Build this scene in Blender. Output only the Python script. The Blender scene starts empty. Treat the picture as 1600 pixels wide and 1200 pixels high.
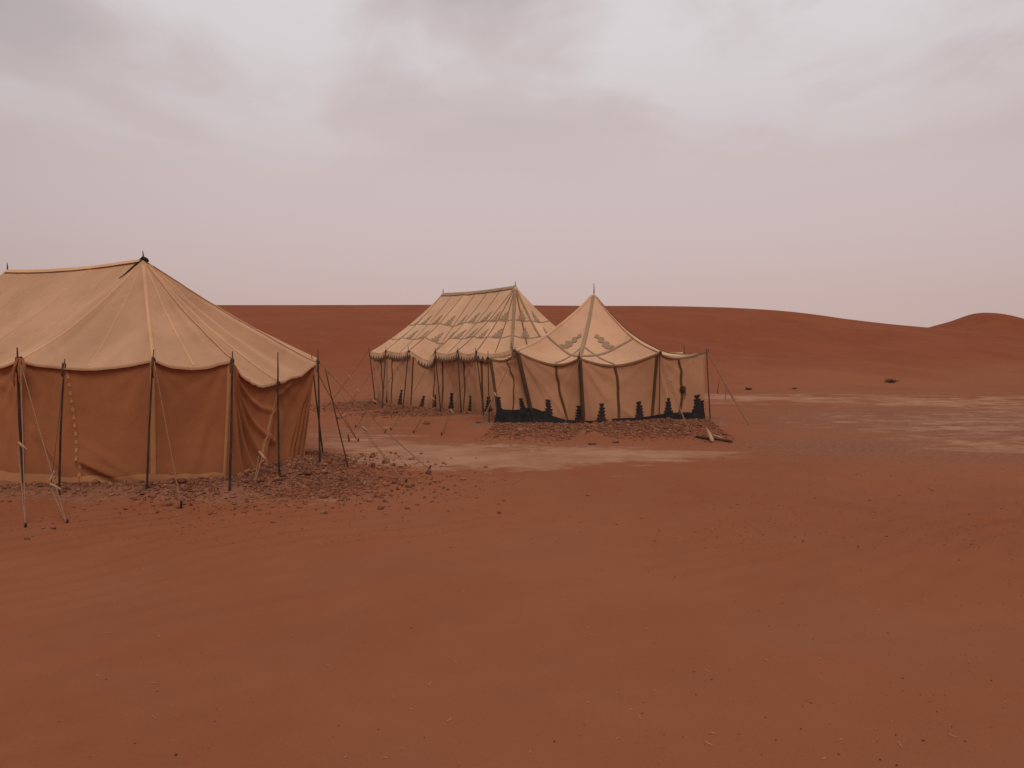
import bpy, math, random
import numpy as np
from mathutils import Vector, noise as mnoise

random.seed(7)
rng = np.random.default_rng(11)
scn = bpy.context.scene
col = scn.collection

# ------------------------------------------------------------------ camera, sky, sun, exposure
EYE = 1.65
F = 1250.0                      # focal length in photograph pixels (1600 wide)
PITCH = math.atan(60.0 / F)     # horizon lies 60 px above the picture's middle
cam_d = bpy.data.cameras.new('camera')
cam_d.sensor_width = 36.0
cam_d.lens = 36.0 * F / 1600.0
cam_d.clip_start = 0.05
cam_d.clip_end = 3000.0
cam = bpy.data.objects.new('camera', cam_d)
col.objects.link(cam)
cam.location = (0, 0, EYE)
cam.rotation_euler = (math.radians(90) - PITCH, 0, 0)
scn.camera = cam
scn.render.resolution_x, scn.render.resolution_y = 1024, 768

SUN_AZ = math.radians(168)       # clockwise from +Y, the direction of view
SUN_EL = math.radians(56)
sun_dir = Vector((math.sin(SUN_AZ) * math.cos(SUN_EL), math.cos(SUN_AZ) * math.cos(SUN_EL), math.sin(SUN_EL)))

SKYX, SKYY = 20.86, 3.62
w = bpy.data.worlds.new('World')
scn.world = w
w.use_nodes = True
nt = w.node_tree
nt.nodes.clear()
N = lambda t: nt.nodes.new(t)
L = nt.links.new
def wmath(op, a, b=None, clamp=False):
    n = N('ShaderNodeMath'); n.operation = op; n.use_clamp = clamp
    for i, v in enumerate((a, b)):
        if v is None: continue
        if isinstance(v, (int, float)): n.inputs[i].default_value = v
        else: L(v, n.inputs[i])
    return n.outputs[0]
def wmix(f, a, b):
    n = N('ShaderNodeMix'); n.data_type = 'RGBA'
    if isinstance(f, (int, float)): n.inputs[0].default_value = f
    else: L(f, n.inputs[0])
    for i, v in ((6, a), (7, b)):
        if isinstance(v, tuple): n.inputs[i].default_value = (*v, 1)
        else: L(v, n.inputs[i])
    return n.outputs[2]
def wramp(v, lo, hi):
    n = N('ShaderNodeMapRange'); n.interpolation_type = 'SMOOTHSTEP'
    L(v, n.inputs[0]); n.inputs[1].default_value = lo; n.inputs[2].default_value = hi
    return n.outputs[0]
out = N('ShaderNodeOutputWorld'); bg = N('ShaderNodeBackground')
sky = N('ShaderNodeTexSky'); sky.sky_type = 'NISHITA'; sky.sun_disc = False
sky.sun_elevation = SUN_EL; sky.sun_rotation = SUN_AZ; sky.dust_density = 4.0
tc = N('ShaderNodeTexCoord')
sep = N('ShaderNodeSeparateXYZ'); L(tc.outputs['Generated'], sep.inputs[0])
zc = wmath('MAXIMUM', sep.outputs[2], 0.0)
den = wmath('ADD', zc, 0.10)
px_ = wmath('DIVIDE', sep.outputs[0], den); py_ = wmath('DIVIDE', sep.outputs[1], den)
cmb = N('ShaderNodeCombineXYZ'); L(px_, cmb.inputs[0]); L(py_, cmb.inputs[1])
def wnoise(scale, detail, rough, off, sx=1.0, sy=1.0, rot=0.0, dist=0.0):
    m = N('ShaderNodeMapping'); m.inputs['Location'].default_value = off
    m.inputs['Scale'].default_value = (sx, sy, 1); m.inputs['Rotation'].default_value = (0, 0, rot)
    L(cmb.outputs[0], m.inputs[0])
    n = N('ShaderNodeTexNoise'); n.inputs['Scale'].default_value = scale; n.inputs['Detail'].default_value = detail
    n.inputs['Roughness'].default_value = rough; n.inputs['Distortion'].default_value = dist
    L(m.outputs[0], n.inputs[0]); return n.outputs[0]
big = wnoise(1.05, 3, 0.45, (SKYX, SKYY, 0), 1.0, 0.8, 0.9, 0.5)
fine = wnoise(2.6, 6, 0.55, (9.2, 1.3, 0), 1.0, 0.6, 0.9, 0.5)
elev = wramp(sep.outputs[2], 0.02, 0.42)
# dust-laden horizon, lilac grey above it, paler and darker cloud higher up
hor = (0.525, 0.385, 0.36)
mid = (0.555, 0.445, 0.438)
c0 = wmix(wramp(sep.outputs[2], 0.0, 0.17), hor, mid)
c1 = wmix(wramp(sep.outputs[2], 0.10, 0.40), c0, (0.555, 0.482, 0.482))
cl = wmath('ADD', wmath('MULTIPLY', big, 0.72), wmath('MULTIPLY', fine, 0.28))
amt = wramp(sep.outputs[2], 0.16, 0.40)
dark = wmath('MULTIPLY', wramp(cl, 0.54, 0.39), amt)
lite = wmath('MULTIPLY', wramp(cl, 0.49, 0.61), amt)
c2 = wmix(wmath('MULTIPLY', dark, 0.62), c1, (0.40, 0.345, 0.35))
c3 = wmix(wmath('MULTIPLY', lite, 0.80), c2, (0.655, 0.635, 0.645))
# cloud glow painted ahead, away from the sun lamp; dimmer sides imitate lens vignetting
vd = N('ShaderNodeVectorMath'); vd.operation = 'DOT_PRODUCT'; L(tc.outputs['Generated'], vd.inputs[0])
gd = Vector((math.sin(math.radians(5)), math.cos(math.radians(5)), 0.30)).normalized(); vd.inputs[1].default_value = gd
glow = wmath('ADD', wmath('MULTIPLY', wramp(vd.outputs['Value'], 0.45, 1.0), 0.40), 0.72)
gm = N('ShaderNodeVectorMath'); gm.operation = 'SCALE'; L(c3, gm.inputs[0]); L(glow, gm.inputs['Scale'])
nis = N('ShaderNodeVectorMath'); nis.operation = 'SCALE'; L(sky.outputs[0], nis.inputs[0]); nis.inputs['Scale'].default_value = 0.10
fin = wmix(0.95, nis.outputs[0], gm.outputs[0])
L(fin, bg.inputs[0]); bg.inputs[1].default_value = 1.0
L(bg.outputs[0], out.inputs[0])

sun_d = bpy.data.lights.new('sun', 'SUN')
sun_d.energy = 1.3; sun_d.angle = math.radians(30); sun_d.color = (1.0, 0.86, 0.74)
sun = bpy.data.objects.new('sun', sun_d); col.objects.link(sun)
sun.rotation_euler = sun_dir.to_track_quat('Z', 'Y').to_euler()

scn.view_settings.view_transform = 'Standard'
scn.view_settings.look = 'None'
scn.view_settings.exposure = 0.0
scn.view_settings.gamma = 1.0
scn.view_settings.use_curve_mapping = False

# ------------------------------------------------------------------ helpers
CP, SP = math.cos(PITCH), math.sin(PITCH)
def ray(u, v):
    x = (u - 800.0) / F; y = -(v - 600.0) / F
    return Vector((x, CP + y * SP, -SP + y * CP))
def at(u, v, d):                       # point at distance d (metres along Y) on a sight line
    r = ray(u, v); return Vector((0, 0, EYE)) + r * (d / r.y)
def gp(u, v, z=0.0):                   # where a sight line meets level ground of height z
    r = ray(u, v); return Vector((0, 0, EYE)) + r * ((z - EYE) / r.z)

def put(o, parent=None, label=None, cat=None, group=None, kind=None):
    col.objects.link(o)
    if parent is not None: o.parent = parent
    if label: o['label'] = label
    if cat: o['category'] = cat
    if group: o['group'] = group
    if kind: o['kind'] = kind
    return o
def mesh(name, vs, fs, mat, parent=None, smooth=True, **kw):
    me = bpy.data.meshes.new(name)
    me.from_pydata([tuple(v) for v in vs], [], fs)
    if smooth: me.polygons.foreach_set('use_smooth', [True] * len(me.polygons))
    me.materials.append(mat); me.update()
    return put(bpy.data.objects.new(name, me), parent, **kw)
def empty(name, loc, **kw):
    o = bpy.data.objects.new(name, None); o.empty_display_size = 0.3
    put(o, **kw); o.location = loc
    return o

def tube_geo(pts, rad, seg=8, vs=None, fs=None):
    vs = [] if vs is None else vs; fs = [] if fs is None else fs
    pts = [Vector(p) for p in pts]; n = len(pts); b0 = len(vs)
    rs = rad if isinstance(rad, (list, tuple)) else [rad] * n
    for i, p in enumerate(pts):
        t = (pts[min(i + 1, n - 1)] - pts[max(i - 1, 0)]).normalized()
        a = t.cross(Vector((0, 0, 1)) if abs(t.z) < 0.9 else Vector((1, 0, 0))).normalized()
        b = t.cross(a)
        for k in range(seg):
            q = 2 * math.pi * k / seg
            vs.append(p + (a * math.cos(q) + b * math.sin(q)) * rs[i])
    for i in range(n - 1):
        for k in range(seg):
            k2 = (k + 1) % seg
            fs.append((b0 + i * seg + k, b0 + i * seg + k2, b0 + (i + 1) * seg + k2, b0 + (i + 1) * seg + k))
    fs.append(tuple(b0 + k for k in range(seg))[::-1])
    fs.append(tuple(b0 + (n - 1) * seg + k for k in range(seg)))
    return vs, fs

# numpy value noise ------------------------------------------------
def _h(ix, iy, s):
    a = (ix.astype(np.int64) * 374761393 + iy.astype(np.int64) * 668265263 + s * 974634777) & 0xFFFFFFFF
    a = ((a ^ (a >> 13)) * 1274126177) & 0xFFFFFFFF
    return ((a ^ (a >> 16)) & 0xFFFFFF) / float(0xFFFFFF)
def vnoise(x, y, s=0):
    x = np.asarray(x, float); y = np.asarray(y, float)
    ix = np.floor(x); iy = np.floor(y); fx = x - ix; fy = y - iy
    fx = fx * fx * fx * (fx * (6 * fx - 15) + 10); fy = fy * fy * fy * (fy * (6 * fy - 15) + 10)
    a = _h(ix, iy, s); b = _h(ix + 1, iy, s); c = _h(ix, iy + 1, s); d = _h(ix + 1, iy + 1, s)
    return (a + (b - a) * fx) * (1 - fy) + (c + (d - c) * fx) * fy
def fbm(x, y, s=0, o=4):
    t = 0; a = 0.5; n = 0
    for k in range(o):
        t = t + a * vnoise(x * 2 ** k + 17.3 * k, y * 2 ** k - 9.1 * k, s + k); n += a; a *= 0.5
    return t / n
def sst(e0, e1, x):
    t = np.clip((x - e0) / (e1 - e0), 0, 1); return t * t * (3 - 2 * t)

# ------------------------------------------------------------------ materials
def newmat(name):
    m = bpy.data.materials.new(name); m.use_nodes = True
    t = m.node_tree; t.nodes.clear()
    return m, t
class NB:
    def __init__(s, t): s.t = t
    def n(s, ty, **k):
        o = s.t.nodes.new(ty)
        for a, b in k.items(): setattr(o, a, b)
        return o
    def l(s, a, b): s.t.links.new(a, b)
    def noise(s, vec, scale, detail=4, rough=0.55, dist=0.0, sc=None):
        if sc is not None:
            m = s.n('ShaderNodeMapping'); m.inputs['Scale'].default_value = sc; s.l(vec, m.inputs[0]); vec = m.outputs[0]
        o = s.n('ShaderNodeTexNoise'); o.inputs['Scale'].default_value = scale; o.inputs['Detail'].default_value = detail
        o.inputs['Roughness'].default_value = rough; o.inputs['Distortion'].default_value = dist
        s.l(vec, o.inputs[0]); return o.outputs[0]
    def rng(s, v, a, b, c=0.0, d=1.0, smooth=True):
        o = s.n('ShaderNodeMapRange')
        if smooth: o.interpolation_type = 'SMOOTHSTEP'
        s.l(v, o.inputs[0])
        for i, q in enumerate((a, b, c, d)): o.inputs[i + 1].default_value = q
        return o.outputs[0]
    def mix(s, f, a, b, mode='MIX'):
        o = s.n('ShaderNodeMix', data_type='RGBA', blend_type=mode)
        if isinstance(f, (int, float)): o.inputs[0].default_value = f
        else: s.l(f, o.inputs[0])
        for i, v in ((6, a), (7, b)):
            if isinstance(v, tuple): o.inputs[i].default_value = (*v, 1)
            else: s.l(v, o.inputs[i])
        return o.outputs[2]
    def math(s, op, a, b=0.0):
        o = s.n('ShaderNodeMath', operation=op)
        for i, v in enumerate((a, b)):
            if isinstance(v, (int, float)): o.inputs[i].default_value = v
            else: s.l(v, o.inputs[i])
        return o.outputs[0]

def canvas(name, c, trans=0.14, stain=0.5, weave=1.0, dust=0.45):
    m, t = newmat(name); b = NB(t)
    geo = b.n('ShaderNodeNewGeometry'); P = geo.outputs['Position']
    big = b.noise(P, 0.9, 5, 0.6, 0.4)
    med = b.noise(P, 4.5, 5, 0.65)
    streak = b.noise(P, 3.0, 4, 0.6, 0.2, (1, 1, 0.18))
    spots = b.noise(P, 26.0, 3, 0.6)
    lo = tuple(x * y for x, y in zip(c, (0.88, 0.86, 0.83)))
    hi = tuple(min(1, x * y) for x, y in zip(c, (1.05, 1.05, 1.05)))
    k = b.mix(b.rng(big, 0.32, 0.68), lo, hi)
    k = b.mix(b.math('MULTIPLY', b.rng(med, 0.52, 0.75), 0.35 * stain), k, tuple(x * y for x, y in zip(c, (0.62, 0.52, 0.44))))
    k = b.mix(b.math('MULTIPLY', b.rng(streak, 0.5, 0.72), 0.30 * stain), k, tuple(x * y for x, y in zip(c, (0.75, 0.60, 0.48))))
    k = b.mix(b.math('MULTIPLY', b.rng(spots, 0.68, 0.78), 0.30 * stain), k, tuple(x * 0.55 for x in c))
    # dust thrown up by wind on the lowest hand's breadth of cloth
    sp = b.n('ShaderNodeSeparateXYZ'); b.l(P, sp.inputs[0])
    hz = b.math('ADD', sp.outputs[2], b.math('MULTIPLY', med, 0.25))
    k = b.mix(b.math('MULTIPLY', b.rng(hz, 0.52, 0.16), dust), k, (0.30, 0.105, 0.05))
    bump = b.n('ShaderNodeBump'); bump.inputs['Strength'].default_value = 0.5 * weave; bump.inputs['Distance'].default_value = 0.012
    crease = b.math('ABSOLUTE', b.math('SUBTRACT', b.noise(P, 3.2, 3, 0.5, 1.6, (1, 1, 0.55)), 0.5))
    crease = b.math('MULTIPLY', b.rng(crease, 0.0, 0.06, 0.0, 1.0), -0.22)
    hh = b.math('ADD', b.math('ADD', b.noise(P, 9.0, 4, 0.55), crease), b.math('MULTIPLY', b.noise(P, 90.0, 2, 0.5), 0.10)); b.l(hh, bump.inputs['Height'])
    d = b.n('ShaderNodeBsdfDiffuse'); d.inputs['Roughness'].default_value = 0.8
    b.l(k, d.inputs[0]); b.l(bump.outputs[0], d.inputs['Normal'])
    tr = b.n('ShaderNodeBsdfTranslucent'); b.l(b.mix(0.5, k, b.mix(1.0, k, (1.0, 0.72, 0.5), 'MULTIPLY')), tr.inputs[0])
    b.l(bump.outputs[0], tr.inputs['Normal'])
    mx = b.n('ShaderNodeMixShader'); mx.inputs[0].default_value = trans
    b.l(d.outputs[0], mx.inputs[1]); b.l(tr.outputs[0], mx.inputs[2])
    o = b.n('ShaderNodeOutputMaterial'); b.l(mx.outputs[0], o.inputs[0])
    return m
def plain(name, c1, c2, scale=12, rough=0.85, sc=(1, 1, 1), bumpd=0.004, spec=0.2):
    m, t = newmat(name); b = NB(t)
    geo = b.n('ShaderNodeNewGeometry'); P = geo.outputs['Position']
    nz = b.noise(P, scale, 5, 0.6, 0.2, sc)
    k = b.mix(b.rng(nz, 0.35, 0.66), c1, c2)
    p = b.n('ShaderNodeBsdfPrincipled'); b.l(k, p.inputs['Base Color']); p.inputs['Roughness'].default_value = rough
    p.inputs['Specular IOR Level'].default_value = spec
    bump = b.n('ShaderNodeBump'); bump.inputs['Distance'].default_value = bumpd; bump.inputs['Strength'].default_value = 0.6
    b.l(nz, bump.inputs['Height']); b.l(bump.outputs[0], p.inputs['Normal'])
    o = b.n('ShaderNodeOutputMaterial'); b.l(p.outputs[0], o.inputs[0])
    return m

M = {}
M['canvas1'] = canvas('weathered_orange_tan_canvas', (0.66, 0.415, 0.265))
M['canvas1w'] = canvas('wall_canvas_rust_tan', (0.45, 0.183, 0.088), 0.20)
M['tape_wall'] = canvas('dusty_ochre_wall_tape', (0.56, 0.285, 0.135), 0.1, 0.5, 1.0, 0.3)
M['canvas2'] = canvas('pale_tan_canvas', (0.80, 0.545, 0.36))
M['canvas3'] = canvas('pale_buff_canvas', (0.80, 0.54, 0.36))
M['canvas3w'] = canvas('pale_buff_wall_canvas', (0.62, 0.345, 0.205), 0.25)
M['tape'] = canvas('ochre_seam_tape', (0.76, 0.48, 0.29), 0.1, 0.3)
M['olive'] = canvas('faded_olive_grey_applique', (0.43, 0.305, 0.20), 0.06, 0.4)
M['border'] = canvas('faded_dark_border', (0.17, 0.115, 0.075), 0.03, 0.5)
M['brown_tape'] = canvas('dark_brown_seam_tape', (0.13, 0.07, 0.04), 0.03, 0.3)
M['roof_line'] = canvas('faded_brown_roof_seam', (0.30, 0.175, 0.10), 0.05, 0.3)
M['navy'] = canvas('faded_navy_cotton', (0.040, 0.035, 0.039), 0.02, 0.9, 1.0, 0.15)
M['tarp'] = plain('black_navy_tarpaulin', (0.013, 0.011, 0.013), (0.026, 0.021, 0.021), 5, 0.75, bumpd=0.02, spec=0.10)
M['pole'] = plain('dark_weathered_wood', (0.030, 0.021, 0.018), (0.065, 0.045, 0.036), 30, 0.8, (1, 1, 0.15))
M['pole_brown'] = plain('brown_weathered_wood', (0.07, 0.036, 0.022), (0.12, 0.065, 0.04), 30, 0.8, (1, 1, 0.15))
M['rope'] = plain('dusty_hemp_rope', (0.22, 0.115, 0.065), (0.34, 0.19, 0.11), 60, 0.95)
M['rope_dark'] = plain('dark_dusty_rope', (0.10, 0.05, 0.03), (0.18, 0.09, 0.055), 60, 0.95)
M['toggle'] = plain('pale_bare_wood', (0.38, 0.22, 0.13), (0.58, 0.38, 0.25), 50, 0.8)
M['iron'] = plain('rusty_iron', (0.035, 0.022, 0.018), (0.075, 0.04, 0.026), 60, 0.7)
M['clod'] = plain('dry_earth_clods', (0.155, 0.062, 0.036), (0.33, 0.150, 0.092), 9, 1.0, bumpd=0.006, spec=0.05)
_t = M['clod'].node_tree; _g = _t.nodes['Geometry']; _p = _t.nodes['Principled BSDF']
_m = _t.nodes.new('ShaderNodeMix'); _m.data_type = 'RGBA'
_r = _t.nodes.new('ShaderNodeMapRange'); _t.links.new(_g.outputs['Random Per Island'], _r.inputs[0]); _r.inputs[3].default_value = 0.15; _r.inputs[4].default_value = 0.95
_c = _t.nodes.new('ShaderNodeValToRGB'); _t.links.new(_g.outputs['Random Per Island'], _c.inputs[0])
_c.color_ramp.elements[0].color = (0.12, 0.045, 0.026, 1); _c.color_ramp.elements[1].color = (0.42, 0.225, 0.145, 1)
_e = _c.color_ramp.elements.new(0.75); _e.color = (0.27, 0.115, 0.066, 1)
_m.inputs[0].default_value = 0.55; _t.links.new(_p.inputs['Base Color'].links[0].from_socket, _m.inputs[6]); _t.links.new(_c.outputs[0], _m.inputs[7])
_t.links.new(_m.outputs[2], _p.inputs['Base Color'])
M['pebble'] = plain('dark_pebbles', (0.06, 0.035, 0.025), (0.15, 0.075, 0.05), 30, 0.9)
M['straw'] = plain('dry_straw', (0.42, 0.24, 0.14), (0.60, 0.40, 0.26), 40, 0.9)
M['scrub'] = plain('dry_scrub_twigs', (0.05, 0.028, 0.02), (0.12, 0.065, 0.04), 40, 0.9)

# sand and hardpan -----------------------------------------------------
m, t = newmat('red_desert_sand'); b = NB(t)
geo = b.n('ShaderNodeNewGeometry'); P = geo.outputs['Position']
apale = b.n('ShaderNodeAttribute', attribute_name='pale').outputs['Fac']
agrav = b.n('ShaderNodeAttribute', attribute_name='gravel').outputs['Fac']
n1 = b.noise(P, 0.22, 4, 0.5, 0.3); n2 = b.noise(P, 1.6, 5, 0.6, 0.2); n3 = b.noise(P, 14, 4, 0.65); n4 = b.noise(P, 140, 2, 0.6)
k = b.mix(b.rng(n1, 0.3, 0.7), (0.268, 0.088, 0.041), (0.308, 0.112, 0.055))
k = b.mix(b.math('MULTIPLY', b.rng(n2, 0.35, 0.7), 0.30), k, (0.325, 0.130, 0.068))
ared = b.n('ShaderNodeAttribute', attribute_name='dune').outputs['Fac']
k = b.mix(b.math('MULTIPLY', ared, 0.9), k, b.mix(b.rng(n1, 0.3, 0.7), (0.238, 0.066, 0.029), (0.268, 0.079, 0.036)))
gm_ = b.rng(b.math('ADD', agrav, b.math('MULTIPLY', b.math('SUBTRACT', n3, 0.5), 0.9)), 0.35, 0.75)
grv = b.mix(b.rng(n3, 0.36, 0.64), (0.205, 0.092, 0.055), (0.310, 0.150, 0.094))
k = b.mix(b.math('MULTIPLY', gm_, 0.80), k, grv)
pst = b.noise(P, 0.9, 8, 0.66, 1.2, (0.7, 1.3, 1))
pst2 = b.noise(P, 5.0, 5, 0.65, 0.6)
pm = b.rng(b.math('ADD', b.math('ADD', apale, b.math('MULTIPLY', b.math('SUBTRACT', pst, 0.5), 1.9)), b.math('MULTIPLY', b.math('SUBTRACT', pst2, 0.5), 0.6)), 0.34, 0.74)
pale = b.mix(b.rng(n2, 0.35, 0.65), (0.375, 0.198, 0.120), (0.455, 0.255, 0.162))
k = b.mix(b.math('MULTIPLY', pm, 0.88), k, pale)
k = b.mix(b.math('MULTIPLY', b.rng(n4, 0.60, 0.72), 0.30), k, (0.17, 0.055, 0.028))
k = b.mix(b.math('MULTIPLY', b.rng(n4, 0.38, 0.28), 0.25), k, (0.40, 0.18, 0.10))
p = b.n('ShaderNodeBsdfPrincipled'); p.inputs['Roughness'].default_value = 0.9
p.inputs['Specular IOR Level'].default_value = 0.04
n5 = b.noise(P, 48, 3, 0.7)
k = b.mix(b.math('MULTIPLY', b.rng(n5, 0.62, 0.74), 0.28), k, (0.15, 0.05, 0.026))
k = b.mix(b.math('MULTIPLY', b.rng(n5, 0.36, 0.26), 0.28), k, (0.40, 0.17, 0.095))
k = b.mix(b.math('MULTIPLY', b.rng(b.noise(P, 0.7, 6, 0.65, 0.8), 0.45, 0.7), 0.40), k, (0.265, 0.112, 0.063))
hh = b.math('ADD', b.math('MULTIPLY', n3, b.math('ADD', b.math('MULTIPLY', agrav, 2.2), 0.25)), b.math('MULTIPLY', n4, 0.10))
hh = b.math('ADD', hh, b.math('MULTIPLY', n2, 0.5))
hh = b.math('ADD', hh, b.math('MULTIPLY', n5, 0.22))
b.l(k, p.inputs['Base Color'])
bump = b.n('ShaderNodeBump'); bump.inputs['Distance'].default_value = 0.03; bump.inputs['Strength'].default_value = 0.5
b.l(hh, bump.inputs['Height']); b.l(bump.outputs[0], p.inputs['Normal'])
o = b.n('ShaderNodeOutputMaterial'); b.l(p.outputs[0], o.inputs[0])
M['sand'] = m

# ------------------------------------------------------------------ tent layouts (metres)
Z = lambda p, z: Vector((p.x, p.y, z))
V = Vector
# tent 1, the near one on the left
A1 = V((-5.04, 11.0, 2.83)); a1 = V((0.87, -0.49, 0)).normalized(); n1v = V((-0.49, -0.87, 0)).normalized()
def t1(al, pe, z): return Z(A1 + a1 * al + n1v * pe, z)
B1 = t1(-3.3, 0, 2.83)
T1_eave = [t1(-2.2, 1.72, 1.47), t1(-1.1, 1.72, 1.47), at(30, 562, 9.5), at(240, 561, 8.85), at(363, 562, 9.05), at(436, 596, 9.75), at(496, 567, 10.5),
           t1(1.45, -1.80, 1.47), t1(0.0, -1.75, 1.47), t1(-1.65, -1.75, 1.47), t1(-3.3, -1.75, 1.47), t1(-4.7, -1.4, 1.47), t1(-5.6, 0, 1.47), t1(-4.7, 1.4, 1.47), t1(-3.3, 1.72, 1.47)]
T1_top = [A1.lerp(B1, 0.667), A1.lerp(B1, 0.333), A1, A1, A1, A1, A1, A1, A1, A1.lerp(B1, 0.5), B1, B1, B1, B1, B1]
T1_base = [t1(-2.2, 1.70, 0.02), t1(-1.1, 1.72, 0.02), gp(38, 757, 0.03), gp(240, 752, 0.13), gp(350, 747, 0.15), gp(437, 722, 0.21), gp(474, 714, 0.20),
           t1(1.3, -1.68, 0.06), t1(0, -1.7, 0.03), t1(-1.65, -1.7, 0.03), t1(-3.3, -1.7, 0.03), t1(-4.6, -1.35, 0.03), t1(-5.5, 0, 0.03), t1(-4.6, 1.35, 0.03), t1(-3.3, 1.70, 0.02)]
# tent 2, the long one behind
A2 = V((0.085, 21.3, 3.23)); B2 = V((-2.05, 23.9, 3.20))
a2 = V((A2.x - B2.x, A2.y - B2.y, 0)).normalized(); n2v = V((a2.y, -a2.x, 0))
def t2(o, al, pe, z): return Z(o + a2 * al + n2v * pe, z)
T2_eave = [at(580, 549, 23.4), at(603, 547, 22.7), at(639, 547, 21.7), at(680, 549, 20.85), at(715, 548, 20.1), at(744, 549, 19.45), at(799, 546, 19.45),
           V((0.95, 20.05, 1.52)), V((2.0, 21.4, 1.52)), V((1.6, 22.6, 1.52)), t2(A2, -1.7, -1.85, 1.52), t2(B2, 0, -1.85, 1.52), t2(B2, -1.4, -1.2, 1.52), t2(B2, -1.7, 0.6, 1.52)]
T2_top = [B2, B2, A2.lerp(B2, 0.667), A2.lerp(B2, 0.333), A2, A2, A2, A2, A2, A2, A2.lerp(B2, 0.5), B2, B2, B2]
T2_base = [gp(592, 629, 0.01), gp(607, 632, 0.02), gp(640, 636, 0.02), gp(682, 638, 0.02), gp(716, 641, 0.02), gp(746, 646, 0.02), V((0.02, 19.6, 0.05)),
           V((0.9, 20.2, 0.04)), V((1.9, 21.4, 0.03)), V((1.5, 22.5, 0.02)), t2(A2, -1.7, -1.8, 0.02), t2(B2, 0, -1.8, 0.02), t2(B2, -1.3, -1.1, 0.02), t2(B2, -1.6, 0.6, 0.02)]
# tent 3, the small pointed one in front
A3 = at(928, 458, 17.7)
T3_eave = [at(764, 560, 17.2), at(805, 548, 16.6), at(905, 559, 15.95), at(1031, 551, 16.4), at(1104, 549, 17.0), V((4.0, 18.7, 1.5)), V((2.6, 19.35, 1.5)), V((0.7, 19.0, 1.5))]
T3_top = [A3] * 8
T3_base = [gp(780, 661, 0.09), gp(834, 661, 0.10), gp(911, 662, 0.11), gp(1020, 656, 0.14), gp(1100, 655, 0.15), V((3.9, 18.6, 0.03)), V((2.5, 19.2, 0.03)), V((0.6, 18.8, 0.03))]

# ------------------------------------------------------------------ ground: one sheet with mounds, berms and dunes
def seg_dist(X, Y, A, B):
    dx, dy = B.x - A.x, B.y - A.y
    t = np.clip(((X - A.x) * dx + (Y - A.y) * dy) / (dx * dx + dy * dy), 0, 1)
    return np.hypot(X - A.x - t * dx, Y - A.y - t * dy), A.z + (B.z - A.z) * t
def poly_field(X, Y, pts):
    best = np.full(X.shape, 1e9); zz = np.zeros(X.shape); ins = np.zeros(X.shape, bool)
    n = len(pts)
    for i in range(n):
        A, B = pts[i], pts[(i + 1) % n]
        d, z = seg_dist(X, Y, A, B)
        k = d < best; best = np.where(k, d, best); zz = np.where(k, z, zz)
        c = ((A.y > Y) != (B.y > Y)) & (X < (B.x - A.x) * (Y - A.y) / (B.y - A.y + 1e-12) + A.x)
        ins ^= c
    return np.where(ins, -best, best), zz
CREST_X = [-220, -120, -70, -28, -18, -7, 4, 12, 17, 24, 30, 37.8, 48, 70, 120, 220]
CREST_Z = [5.0, 6.2, 5.8, 5.43, 5.45, 5.42, 5.38, 5.35, 5.26, 5.0, 4.2, 3.25, 2.75, 2.4, 2.2, 2.5]
FOOT_X = [-220, -40, -12, -6, 4, 8, 16, 24, 33, 48, 90, 220]
FOOT_Y = [30, 26, 25, 25.5, 27, 29, 32, 36, 42, 52, 60, 60]
def pch(x, xs, ys):                       # smoothed interpolation
    r = 0
    for o in (-3, -1.5, 0, 1.5, 3): r = r + np.interp(x + o, xs, ys)
    return r / 5
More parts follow.
